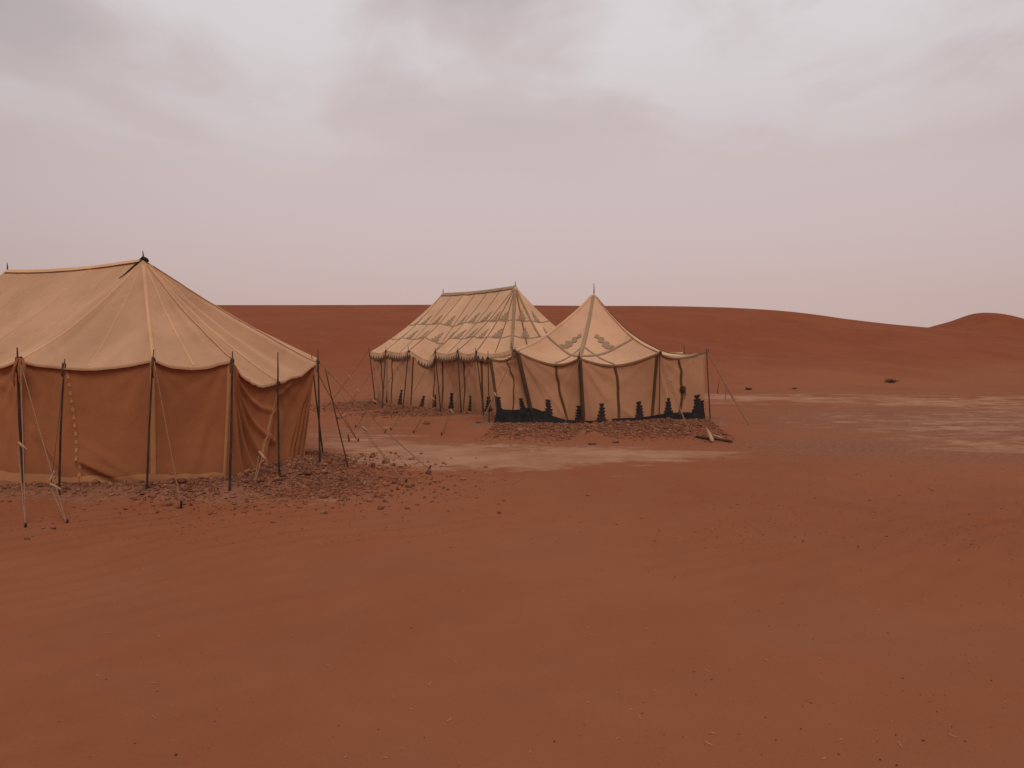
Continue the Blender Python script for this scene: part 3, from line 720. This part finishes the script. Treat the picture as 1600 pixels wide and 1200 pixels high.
# ---- tent 2 ------------------------------------------------------------
T = Tent('canvas_tent', (-0.9, 22.2, 0), T2_top, T2_eave, T2_base, 'long pale tent with a ridge and dark toothed valance, behind the small pointed tent', droop=0.12, sag=0.07, ridge_sag=0.04, billow=0.012)
T.topA, T.topB = A2, B2
T.sag[2] = 0.26
T.sag[5] = 0.08; T.sag[6] = 0.10
VAL = 0.20
for i in range(T.n):
    vis = i <= 7
    T.patch(T.roof, i, 'roof_panel', M['canvas2'], 22 if vis else 8, 26 if vis else 10)
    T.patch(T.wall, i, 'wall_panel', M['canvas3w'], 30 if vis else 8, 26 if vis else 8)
for i in (13, 0, 1, 2, 3, 4, 5, 6):
    W = (T.C[(i + 1) % T.n] - T.C[i]).length
    def valp(q, z, o2=0.0, i=i):
        p = T.roof(i, q, 1.0); o_ = p - T.cen; o_.z = 0; o_.normalize()
        sw = 0.012 * math.sin(q * W * 14 + i) * min(1, z / 0.1)
        return p + o_ * (0.02 + 0.02 * z / VAL + sw + o2) - Vector((0, 0, z))
    vs, fs = [], []
    nq = 36
    for a in range(nq + 1):
        for c in range(5): vs.append(valp(a / nq, VAL * c / 4))
    for a in range(nq):
        for c in range(4): fs.append((a * 5 + c, a * 5 + c + 1, (a + 1) * 5 + c + 1, (a + 1) * 5 + c))
    vl = T.mesh('valance', vs, fs, M['canvas2'])
    # dark toothed border sewn to the lower half of the valance
    vs, fs = [], []
    nt_ = max(3, int(W / 0.105))
    for k in range(nt_):
        qa, qb = k / nt_, (k + 1) / nt_
        for (f0, f1, z0, z1) in ((0, 1, 0.160, VAL + 0.004), (0.14, 0.86, 0.135, 0.161), (0.28, 0.72, 0.108, 0.136), (0.40, 0.60, 0.080, 0.109)):
            k0 = len(vs); q0, q1 = qa + (qb - qa) * f0, qa + (qb - qa) * f1
            vs += [valp(q0, z0, .006), valp(q1, z0, .006), valp(q1, z1, .006), valp(q0, z1, .006)]; fs.append((k0, k0 + 1, k0 + 2, k0 + 3))
    T.mesh('toothed_border', vs, fs, M['border'], vl, smooth=False)
# roof seams
seams = [(1, 0.0), (1, 0.5), (2, 0.0), (2, 0.5), (3, 0.0), (3, 0.5), (4, 0.0), (5, 0.0), (5, 0.55)]
for i, q in seams: T.line(T.roof, T.roof_n, rpath(i, q, 0.05, 0.985, 22), 0.022, 'roof_seam', M['roof_line'], off=0.004)
T.line(T.roof, T.roof_n, rpath(6, 0.0, 0.04, 0.985, 22), 0.09, 'roof_strap', M['olive'])
T.line(T.roof, T.roof_n, rpath(6, 0.5, 0.10, 0.985, 22), 0.04, 'roof_seam', M['roof_line'])
T.line(T.roof, T.roof_n, rpath(7, 0.0, 0.05, 0.985, 22), 0.07, 'roof_strap', M['olive'])
for tt in (0.47, 0.73):
    for i in range(0, 8):
        T.line(T.roof, T.roof_n, qpath(i, 0.0, tt, 1.0, tt, 12), 0.032, 'roof_band', M['olive'], off=0.006)
TREE = [(0, .2, -.45, .40), (.2, .38, -.25, .45), (.38, .56, -.36, .22), (.56, .76, -.14, .34), (.76, .94, -.22, .16), (.94, 1.15, -.02, .26), (1.15, 1.3, .06, .18)]
for tt in (0.45, 0.71):
    for i, q in ((0, .75), (1, .25), (1, .75), (2, .25), (2, .75), (3, .25), (3, .75), (4, .5), (5, .35), (6, .5), (7, .4)):
        T.motif(T.roof, T.roof_n, i, q, tt + 0.008, TREE, M['olive'], size=0.27, flip=1, tilt=0.10)
# grey ridge strip with fringe
vs, fs = [], []
for k in range(31):
    f = k / 30; p = A2.lerp(B2, f) - Vector((0, 0, T.ridge_sag * 4 * f * (1 - f) - 0.006))
    fr = 0.02 * nz3(p, 14, 6)
    for o_ in (-0.10, -0.05, 0, 0.05, 0.10 + fr): vs.append(p + n2v * o_ + V((0, 0, -abs(o_) * 0.88 + 0.012)))
for k in range(30):
    for j in range(4): fs.append((k * 5 + j, k * 5 + j + 1, k * 5 + j + 6, k * 5 + j + 5))
T.mesh('ridge_tape', vs, fs, M['olive'])
T.finial(A2, 0.13, 0.012); T.finial(B2, 0.15, 0.012)
# wall seams and navy trees along the foot
for i, q, wd in ((1, 0.15, .04), (2, 0.05, .04), (2, 0.85, .04), (3, 0.25, .045), (4, 0.3, .045), (5, 0.15, .05), (5, 0.6, .04), (0, 0.4, .04), (6, 0.1, .05)):
    T.line(T.wall, T.wall_n, rpath(i, q, 0.05, 0.97, 16), wd, 'wall_seam', M['brown_tape'])
def WTREE_():
    j = lambda: random.uniform(-.06, .06)
    sh = random.uniform(-.06, .10)
    r_ = [(0, .36, -.52 + j(), .50 + j())]
    for k_, (y_, wl, wt) in enumerate(((.36, .26, .46), (.72, .20, .40), (1.06, .16, .36), (1.40, .12, .30))):
        r_.append((y_, y_ + .34 + (0.12 if k_ == 3 else 0), -wl + sh * y_, wl + sh * y_, -wt + sh * y_ + j(), wt + sh * y_ + j()))
    return r_
for i, q, sz in ((0, 0.85, .20), (1, 0.55, .24), (2, 0.42, .17), (2, 0.98, .18), (3, 0.70, .22), (4, 0.62, .21), (5, 0.3, .2)):
    T.motif(T.wall, T.wall_n, i, q, 0.955, WTREE_(), M['navy'], 'stepped_tree', size=sz * 0.95, flip=random.choice((1, -1)))
for (fu, fv, tu, tv, d) in ((587, 629, 576, 543, 23.2), (597, 633, 603, 542, 22.55), (629, 634, 638, 541, 21.5), (689, 638, 680, 544, 20.65), (721, 641, 715, 543, 19.9), (757, 647, 743, 544, 19.3)):
    pole_at(T, fu, fv, tu, tv, d, 0.10, 0.024, M['pole'])
T.hidden_poles((6, 7, 8, 9, 10, 11, 12, 13), r=0.022)
for (u, v, d) in ((603, 549, 22.5), (639, 549, 21.45), (680, 550, 20.6), (715, 549, 19.85), (744, 550, 19.25)): T.knot(at(u, v, d), 0.026, M['pole_brown'])
for (u, v, d, gu, gv, tg) in ((576, 547, 23.2, 507, 640, .45), (603, 547, 22.5, 528, 655, .62), (639, 547, 21.45, 556, 668, .7), (680, 549, 20.6, 611, 672, None), (715, 548, 19.85, 646, 677, .62), (744, 549, 19.25, 690, 680, .75)):
    T.rope(at(u, v, d), gp(gu, gv, 0), 0.0048, 0.05, tg, mat=M['rope_dark'])

# ---- tent 3 ------------------------------------------------------------
T = Tent('canvas_tent', (1.8, 17.6, 0), T3_top, T3_eave, T3_base, 'small pointed tent with banded roof and navy skirt, in front of the long tent', droop=0.10, sag=0.2, inset=0.03, billow=0.02)
T.droop[0] = 0.34; T.droop[4] = 0.50; T.droop[1] = 0.17; T.droop[2] = 0.13; T.droop[3] = 0.20
T.droop[5] = 0.40; T.droop[7] = 0.35
T.sag[0] = 0.10; T.sag[3] = 0.12
for i in range(5): T.fan[i] = (0.022, 15, i * 1.3)
T.folds[1] = [(0.05, 0.05, 0.7, 0.95, 0.04, 0.06), (0.0, 0.05, 0.4, 0.95, -0.03, 0.06), (1.0, 0.02, 0.75, 0.9, 0.03, 0.05), (1.0, 0.02, 0.88, 0.95, 0.03, 0.04)]
T.folds[2] = [(0.0, 0.02, 0.35, 0.6, 0.04, 0.05), (0.0, 0.02, 0.15, 0.95, 0.04, 0.05), (0.95, 0.1, 0.8, 0.95, 0.03, 0.05), (0.6, 0.8, 0.75, 0.95, 0.04, 0.05)]
T.folds[3] = [(0.0, 0.1, 0.4, 0.9, 0.03, 0.06), (1.0, 0.05, 0.7, 0.9, 0.03, 0.06)]
T.folds[0] = [(0.95, 0.1, 0.5, 0.95, 0.04, 0.07)]
SK = {0: lambda q: 0.77 + 0.015 * math.sin(3 * q), 1: lambda q: 0.775 + 0.03 * math.sin(q * 7) * q + 0.165 * sst(0.05, 0.75, np.array(q)).item(), 2: lambda q: 0.935 - 0.02 * q + 0.006 * math.sin(q * 9), 3: lambda q: 0.915 - 0.035 * math.sin(math.pi * q) - 0.02 * q, 4: lambda q: 0.88, 7: lambda q: 0.85}
for i in range(T.n):
    vis = i <= 4
    T.patch(T.roof, i, 'roof_panel', M['canvas3'], 30 if vis else 10, 36 if vis else 10)
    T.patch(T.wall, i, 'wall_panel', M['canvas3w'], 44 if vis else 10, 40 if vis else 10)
    if i in SK:
        f = SK[i]
        def fr(q, t, i=i, f=f):
            e = max(0.0, (t - f(q)) / (1 - f(q))); o_ = T.wall(i, q, 1.0) - T.cen; o_.z = 0; o_.normalize()
            return o_ * (0.13 * e * (1 + 0.5 * math.sin(q * 8 + i)) * (1 - q * (i == 1)) if i in (0, 1) else 0.025 * e)
        T.patch(T.wall, i, 'navy_skirt', M['tarp'], 34, 10, t0=f, t1=1.0, off=0.012, nf=T.wall_n, fr=fr)
    if vis:
        vs, fs = [], []
        for a in range(25):
            q = a / 24; p = T.roof(i, q, 1.0); o_ = p - T.cen; o_.z = 0; o_.normalize()
            for dx, dz in ((-.012, 0.010), (.008, 0.0), (.008, -.03)): vs.append(p + o_ * dx + Vector((0, 0, dz)))
        for a in range(24):
            for c in range(2): fs.append((a * 3 + c, a * 3 + c + 1, a * 3 + c + 4, a * 3 + c + 3))
        T.mesh('roof_hem', vs, fs, M['roof_line'])
T.line(T.roof, T.roof_n, rpath(2, 0.0, 0.03, 0.98, 26), (0.06, 0.10), 'roof_strap', M['olive'])
for i in (1, 3): T.line(T.roof, T.roof_n, rpath(i, 0.0, 0.03, 0.98, 26), 0.06, 'roof_strap', M['canvas3'])
for i in (0, 4): T.line(T.roof, T.roof_n, rpath(i, 0.0, 0.03, 0.98, 26), 0.05, 'roof_strap', M['roof_line'])
# crossing bands: long diagonals and chevrons
for i, pth in ((1, qpath(1, 0.02, 0.62, 0.99, 0.95, 14, 0.05)), (2, qpath(2, 0.01, 0.95, 0.98, 0.62, 14, 0.05)), (1, qpath(1, 0.55, 0.98, 0.99, 0.775)), (2, qpath(2, 0.01, 0.775, 0.46, 0.98)),
               (3, qpath(3, 0.02, 0.66, 0.98, 0.93)), (0, qpath(0, 0.02, 0.93, 0.98, 0.66))):
    T.line(T.roof, T.roof_n, pth, 0.045, 'roof_band', M['olive'], off=0.011)
CROWN = [(.0, .2, -.70, .10), (.2, .4, -.85, .30), (.4, .6, -.42, .22), (.6, .8, -.55, .62), (.8, 1.0, -.08, .48), (1.0, 1.2, -.15, .92), (1.2, 1.4, .36, .78)]
T.motif(T.roof, T.roof_n, 1, 0.60, 0.715, CROWN, M['olive'], size=0.26, flip=1, tilt=0.1, off=0.014)
T.motif(T.roof, T.roof_n, 2, 0.40, 0.715, CROWN, M['olive'], size=0.26, flip=-1, tilt=0.1, off=0.014)
T.motif(T.roof, T.roof_n, 3, 0.5, 0.735, CROWN, M['olive'], size=0.20, flip=1, tilt=0.3, off=0.014)
# dark wall tapes, several of them bowed
def wp(i, pts, n=18):
    r = []
    for k in range(n + 1):
        f = k / n; x = f * (len(pts) - 1); j = min(int(x), len(pts) - 2); g = x - j
        g2 = g
        r.append((i, pts[j][0] + (pts[j + 1][0] - pts[j][0]) * g2, pts[j][1] + (pts[j + 1][1] - pts[j][1]) * g2))
    return r
for i, pts, wd in ((1, [(0.01, 0.0), (0.01, 0.45), (0.01, 0.82)], 0.085), (1, [(0.55, 0.0), (0.555, 0.2), (0.57, 0.42), (0.61, 0.62), (0.66, 0.80), (0.71, 0.93)], 0.045),
                   (2, [(0.0, 0.0), (0.005, 0.5), (0.01, 0.96)], 0.085), (2, [(0.46, 0.0), (0.50, 0.18), (0.515, 0.4), (0.515, 0.7), (0.51, 0.94)], 0.055),
                   (2, [(0.985, 0.0), (0.985, 0.5), (0.985, 0.92)], 0.06), (3, [(0.50, 0.0), (0.57, 0.15), (0.59, 0.35), (0.60, 0.52), (0.58, 0.72), (0.53, 0.90)], 0.050),
                   (0, [(0.5, 0.0), (0.57, 0.2), (0.60, 0.4), (0.52, 0.6), (0.43, 0.79)], 0.022), (0, [(0.01, 0.0), (0.01, 0.5), (0.01, 0.8)], 0.06)):
    T.line(T.wall, T.wall_n, wp(i, pts), wd, 'wall_tape', M['brown_tape'], off=0.012)
for i, q, t_, sz in ((1, 0.33, 0.84, .17), (1, 0.93, 0.93, .15), (2, 0.26, 0.95, .19), (2, 0.80, 0.93, .17), (3, 0.30, 0.885, .17), (3, 0.86, 0.88, .20), (3, 0.97, 0.9, .15), (0, 0.78, 0.80, .14), (0, 0.03, 0.80, .18)):
    T.motif(T.wall, T.wall_n, i, q, t_, WTREE_(), M['navy'], 'stepped_tree', size=sz * 1.05, flip=random.choice((1, -1)), off=0.018)
pole_at(T, 1030, 658, 1031, 546, 16.3, 0.12, 0.016)
pole_at(T, 1111, 664, 1104, 544, 16.85, 0.05, 0.022)
T.pole(gp(838, 664, 0.08) - V((0, 0, .1)), at(804, 542, 16.5), 0.020)
T.pole(gp(913, 664, 0.1) - V((0, 0, .1)), at(905, 549, 15.85), 0.022)
T.hidden_poles((0, 5, 6, 7), r=0.02)
T.finial(A3, 0.22, 0.012)
T.rope(at(1105, 549, 16.85), gp(1174, 669, 0), 0.012, 0.02, 0.42)
T.rope(at(1032, 555, 16.3), gp(1078, 676, 0.02), 0.007, 0.02, 0.33)
T.rope(at(805, 551, 16.5), gp(748, 668, 0.0), 0.007, 0.02, 0.55)
T.rope(at(905, 561, 15.8), gp(880, 676, 0.0), 0.005, 0.02)
p0 = at(1135, 600, 16.85); vs, fs = tube_geo([p0, p0 + V((-.01, 0, -.1)), p0 + V((-.02, .0, -.34))], [.007, .007, .005], 6); T.mesh('hanging_cord', vs, fs, M['rope'])
k_ = T.wall(3, 0.60, 0.52) + T.wall_n(3, 0.6, 0.52) * 0.05; T.knot(k_, 0.055, M['brown_tape'], 'tied_bundle')
for c in (0, 1, 2, 3, 4): T.knot(T.C[c] + (T.C[c] - T.cen).normalized() * 0.02, 0.026, M['pole_brown'])

# ------------------------------------------------------------------ clods, stones and litter
def ico():
    ph = (1 + 5 ** .5) / 2
    v = [(-1, ph, 0), (1, ph, 0), (-1, -ph, 0), (1, -ph, 0), (0, -1, ph), (0, 1, ph), (0, -1, -ph), (0, 1, -ph), (ph, 0, -1), (ph, 0, 1), (-ph, 0, -1), (-ph, 0, 1)]
    f = [(0, 11, 5), (0, 5, 1), (0, 1, 7), (0, 7, 10), (0, 10, 11), (1, 5, 9), (5, 11, 4), (11, 10, 2), (10, 7, 6), (7, 1, 8), (3, 9, 4), (3, 4, 2), (3, 2, 6), (3, 6, 8), (3, 8, 9), (4, 9, 5), (2, 4, 11), (6, 2, 10), (8, 6, 7), (9, 8, 1)]
    return np.array(v) / np.linalg.norm(v[0]), np.array(f)
IV, IF = ico()
def scatter(name, XY, sizes, mat, flat=0.7, sink=0.25, **kw):
    n = len(XY); zz = ground(XY[:, 0], XY[:, 1])
    vs = np.repeat(IV[None], n, 0) * (1 + rng.uniform(-0.35, 0.35, (n, 12, 1)))
    sc = np.stack([rng.uniform(.7, 1.3, n), rng.uniform(.7, 1.3, n), flat * rng.uniform(.7, 1.3, n)], -1)
    vs = vs * sc[:, None, :] * sizes[:, None, None]
    an = rng.uniform(0, 6.28, n); c, s = np.cos(an)[:, None], np.sin(an)[:, None]
    x = vs[..., 0] * c - vs[..., 1] * s; y = vs[..., 0] * s + vs[..., 1] * c
    vs = np.stack([x + XY[:, 0:1], y + XY[:, 1:2], vs[..., 2] + zz[:, None] + (sizes * flat * (1 - 2 * sink))[:, None]], -1).reshape(-1, 3)
    fs = (IF[None] + (np.arange(n) * 12)[:, None, None]).reshape(-1, 3)
    me = bpy.data.meshes.new(name)
    me.vertices.add(len(vs)); me.vertices.foreach_set('co', vs.ravel())
    me.loops.add(fs.size); me.loops.foreach_set('vertex_index', fs.ravel().astype(np.int32))
    me.polygons.add(len(fs)); me.polygons.foreach_set('loop_start', np.arange(0, fs.size, 3, dtype=np.int32))
    me.update(calc_edges=True); me.materials.append(mat)
    return put(bpy.data.objects.new(name, me), **kw)
def along(base, idx, n, spread, lo=0.02):
    out_ = []; cen = sum(base, Vector()) / len(base)
    segs = [(base[i], base[(i + 1) % len(base)]) for i in idx]; L_ = [(b_ - a_).length for a_, b_ in segs]
    for _ in range(n):
        a_, b_ = random.choices(segs, L_)[0]; p = a_.lerp(b_, random.uniform(-.07, 1.07)); o_ = p - cen; o_.z = 0; o_.normalize()
        al = b_ - a_; nn = V((al.y, -al.x, 0)).normalized()
        if nn.dot(o_) < 0: nn = -nn
        d = lo + abs(random.gauss(0, spread)); p = p + nn * d
        out_.append((p.x, p.y))
    return np.array(out_)
def keep(XY, f): return XY[np.array([f(x, y) for x, y in XY])]
xy = np.concatenate([along(T1_base, (3, 4, 5), 3600, 0.30), along(T1_base, (2,), 700, 0.25), along(T1_base, (4, 5, 6), 2600, 0.7), rng.normal((-2.45, 9.7), (0.6, 0.6), (3000, 2)), rng.normal((-2.7, 9.3), (1.1, 0.8), (2600, 2))])
inside = poly_field(xy[:, 0], xy[:, 1], T1_base)[0] > 0.0
xy = xy[inside]
scatter('earth_clods', xy, np.clip(rng.lognormal(-5.0, 0.66, len(xy)), .003, .055), M['clod'], 0.7, label='dry earth clods banked against the foot of the nearest tent', kind='stuff')
xy = np.concatenate([along(T2_base, (0, 1, 2, 3, 4), 8500, 0.95), along(T2_base, (5,), 900, 0.5)]); xy = xy[(poly_field(xy[:, 0], xy[:, 1], T2_base)[0] > 0) & (poly_field(xy[:, 0], xy[:, 1], T3_base)[0] > 0.05)]
scatter('earth_clods', xy, np.clip(rng.lognormal(-4.65, 0.55, len(xy)), .004, .065), M['clod'], 0.65, label='dry clods and gravel along the foot of the long pale tent', kind='stuff')
xy = np.concatenate([along(T3_base, (0, 1, 2, 3), 8500, 0.85), rng.normal((T3_base[2].x, T3_base[2].y - 0.25), (0.35, 0.35), (900, 2)), rng.normal((T3_base[1].x, T3_base[1].y - 0.2), (0.3, 0.3), (400, 2))]); xy = xy[poly_field(xy[:, 0], xy[:, 1], T3_base)[0] > 0.06]
scatter('earth_clods', xy, np.clip(rng.lognormal(-4.6, 0.55, len(xy)), .004, .060), M['clod'], 0.65, label='dry clods and gravel along the navy skirt of the small tent', kind='stuff')
# loose gravel over the stony flats
pts = []
while len(pts) < 2600:
    u, v = random.uniform(0, 1600), random.uniform(690, 860)
    g = gp(u, v)
    wgt = 0.9 if u > 1080 else (0.8 if u < 640 and v < 850 else 0.12)
    if random.random() < wgt and poly_field(np.array([g.x]), np.array([g.y]), T1_base)[0][0] > .1: pts.append((g.x, g.y))
xy = np.array(pts); scatter('gravel', xy, np.clip(rng.lognormal(-5.5, 0.4, len(xy)), .002, .012), M['clod'], 0.6, label='fine loose gravel strewn over the stony flat', kind='stuff')
pts = []
while len(pts) < 280:
    u, v = random.uniform(0, 1600), random.uniform(780, 1200); g = gp(u, v)
    if random.random() < (1.0 if u > 1000 else 0.22): pts.append((g.x, g.y))
xy = np.array(pts); scatter('dark_pebbles', xy, np.clip(rng.lognormal(-6.1, 0.38, len(xy)), .001, .0055), M['pebble'], 0.8, 0.2, label='tiny dark pebbles dotted over the foreground sand', kind='stuff')
# straw
vs, fs = [], []
for _ in range(90):
    u, v = random.uniform(150, 1600), random.uniform(760, 1195); g = gp(u, v); an = random.uniform(0, 6.28); L_ = random.uniform(.010, .030); z = gz(g.x, g.y)
    d = V((math.cos(an), math.sin(an), 0)); p = V((g.x, g.y, z + .003)); tube_geo([p, p + d * L_ * .5 + V((0, 0, .003)), p + d * L_ + V((0, 0, random.uniform(0, .012)))], .0012, 4, vs, fs)
mesh('straw_bits', vs, fs, M['straw'], label='bits of pale straw scattered over the red sand', kind='stuff')

# larger stones along the tents, each its own
def rock_mesh(seed):
    r_ = np.random.default_rng(seed); v = list(map(Vector, IV)); f = [tuple(x) for x in IF]
    cache = {}; f2 = []
    def mid_(a, c):
        k = (min(a, c), max(a, c))
        if k not in cache: cache[k] = len(v); v.append(((v[a] + v[c]) / 2).normalized())
        return cache[k]
    for a, c, d in f:
        x, y, z = mid_(a, c), mid_(c, d), mid_(d, a); f2 += [(a, x, z), (c, y, x), (d, z, y), (x, y, z)]
    off = Vector(r_.uniform(-20, 20, 3))
    v = [q * (1 + 0.42 * mnoise.noise(q * 1.3 + off) + 0.15 * mnoise.noise(q * 3.1 + off)) for q in v]
    me = bpy.data.meshes.new('stone'); me.from_pydata([tuple((q.x, q.y * .85, q.z * .62)) for q in v], [], f2); me.materials.append(M['clod']); me.update()
    return me
rocks = [rock_mesh(k) for k in range(5)]
def stone(u, v, size, label, group, z=0.0):
    g = gp(u, v, z); o_ = bpy.data.objects.new('stone', random.choice(rocks)); put(o_, label=label, cat='stone', group=group)
    o_.location = (g.x, g.y, gz(g.x, g.y) + size * 0.22); o_.scale = (size, size, size); o_.rotation_euler = (random.uniform(-.3, .3), random.uniform(-.3, .3), random.uniform(0, 6))
for u, v, z_, sz, lb in ((262, 786, .03, .055, 'pale clod at the outer foot of the bank below the nearest tent'), (506, 776, .02, .060, 'largest lone clod right of the earth bank, below the leaning prop stick'),
                        (666, 660, .03, .085, 'largest stone on the slope below the long pale tent'), (748, 664, .03, .070, 'stone below the gap between the long tent and the small tent'),
                        (874, 687, .02, .060, 'lone stone on red sand below the left half of the navy skirt'), (926, 695, .0, .075, 'lone pale stone farthest out below the small pointed tent'), (961, 690, .02, .070, 'dark stone just right of the lone pale stone below the small tent'),
                        (952, 664, .08, .075, 'stone right against the middle of the navy skirt')):
    stone(u, v, sz, lb, None, z_)
stone(43, 848, 0.022, 'small pale stone alone on the sand at the left edge', None)

# sticks lying by the small tent
def stick(name, pts, r, mat, label, cat='stick', group=None):
    P_ = [V(p) for p in pts]; base = P_[0].copy()
    vs, fs = tube_geo([p - base for p in P_], r, 8)
    o_ = mesh(name, vs, fs, mat, label=label, cat=cat, group=group); o_.location = base; return o_
def gpt(u, v, up=0.0):
    r = ray(u, v); t_ = np.linspace(2, 90, 3000); X_ = r.x * t_; Y_ = r.y * t_; Zr = EYE + r.z * t_
    k = int(np.argmax(ground(X_, Y_) > Zr)); return V((X_[k], Y_[k], gz(X_[k], Y_[k]) + up))
stick('fallen_stick', [gpt(1088, 684, .02), gpt(1106, 688, .03), gpt(1125, 689, .03), gpt(1143, 692, .02)], [.018, .024, .022, .026], M['pole_brown'], 'dark brown branch lying flat on the ground right of the small tent')
stick('wooden_stake', [gpt(1113, 692, .03), gpt(1109, 687, .09), gpt(1103, 678, .12)], [.035, .030, .008], M['toggle'], 'pale pointed wooden stake lying across the dark branch')
stick('fallen_stick', [gpt(1108, 684, .06), gpt(1118, 687, .06), gpt(1128, 689, .05)], [.012, .018, .012], M['toggle'], 'short light stick lying along the dark branch')
# leaning twigs beyond the right rope
stick('upright_twig', [gpt(1121, 615, 0), gpt(1121, 615, .3) + V((.03, 0, 0)), gpt(1121, 615, .52) + V((.06, 0, 0))], [.012, .010, .005], M['scrub'], 'thin dark twig standing beyond the right guy rope', 'twig')
stick('upright_stake', [gpt(546, 690, -.05), gpt(545, 690, .06), gpt(544, 690, .12)], [.016, .014, .012], M['scrub'], 'short dark stake in the ground right of the nearest tent', 'stake')
# scrub at the foot of the dune
def scrub(u, v, r, n, label):
    g = gpt(u, v); vs, fs = [], []
    for _ in range(n):
        an = random.uniform(0, 6.28); el = random.uniform(.05, 1.0); L_ = r * random.uniform(.4, 1.0)
        d = V((math.cos(an) * math.cos(el), math.sin(an) * math.cos(el), math.sin(el)))
        s0 = V((random.uniform(-.5, .5) * r, random.uniform(-.3, .3) * r, 0)); p1 = s0 + d * L_ * .5; p2 = s0 + d * L_ + V((random.uniform(-.1, .1) * r, random.uniform(-.1, .1) * r, -.1 * r))
        tube_geo([s0, p1, p2], [.014, .010, .004], 4, vs, fs)
        for _k in range(3):
            q = p1.lerp(p2, random.random()); e = V((random.uniform(-1, 1), random.uniform(-1, 1), random.uniform(-.2, 1))).normalized() * r * .25
            tube_geo([q, q + e], [.007, .003], 4, vs, fs)
    o_ = mesh('dry_shrub', vs, fs, M['scrub'], label=label, cat='shrub'); o_.location = g
scrub(1393, 598, .30, 40, 'largest dry brown shrub at the foot of the dune on the right')
scrub(1170, 609, .15, 26, 'small dry shrub at the dune foot just right of the small tent')
scrub(1242, 608, .11, 20, 'low dry shrub at the dune foot between two others')
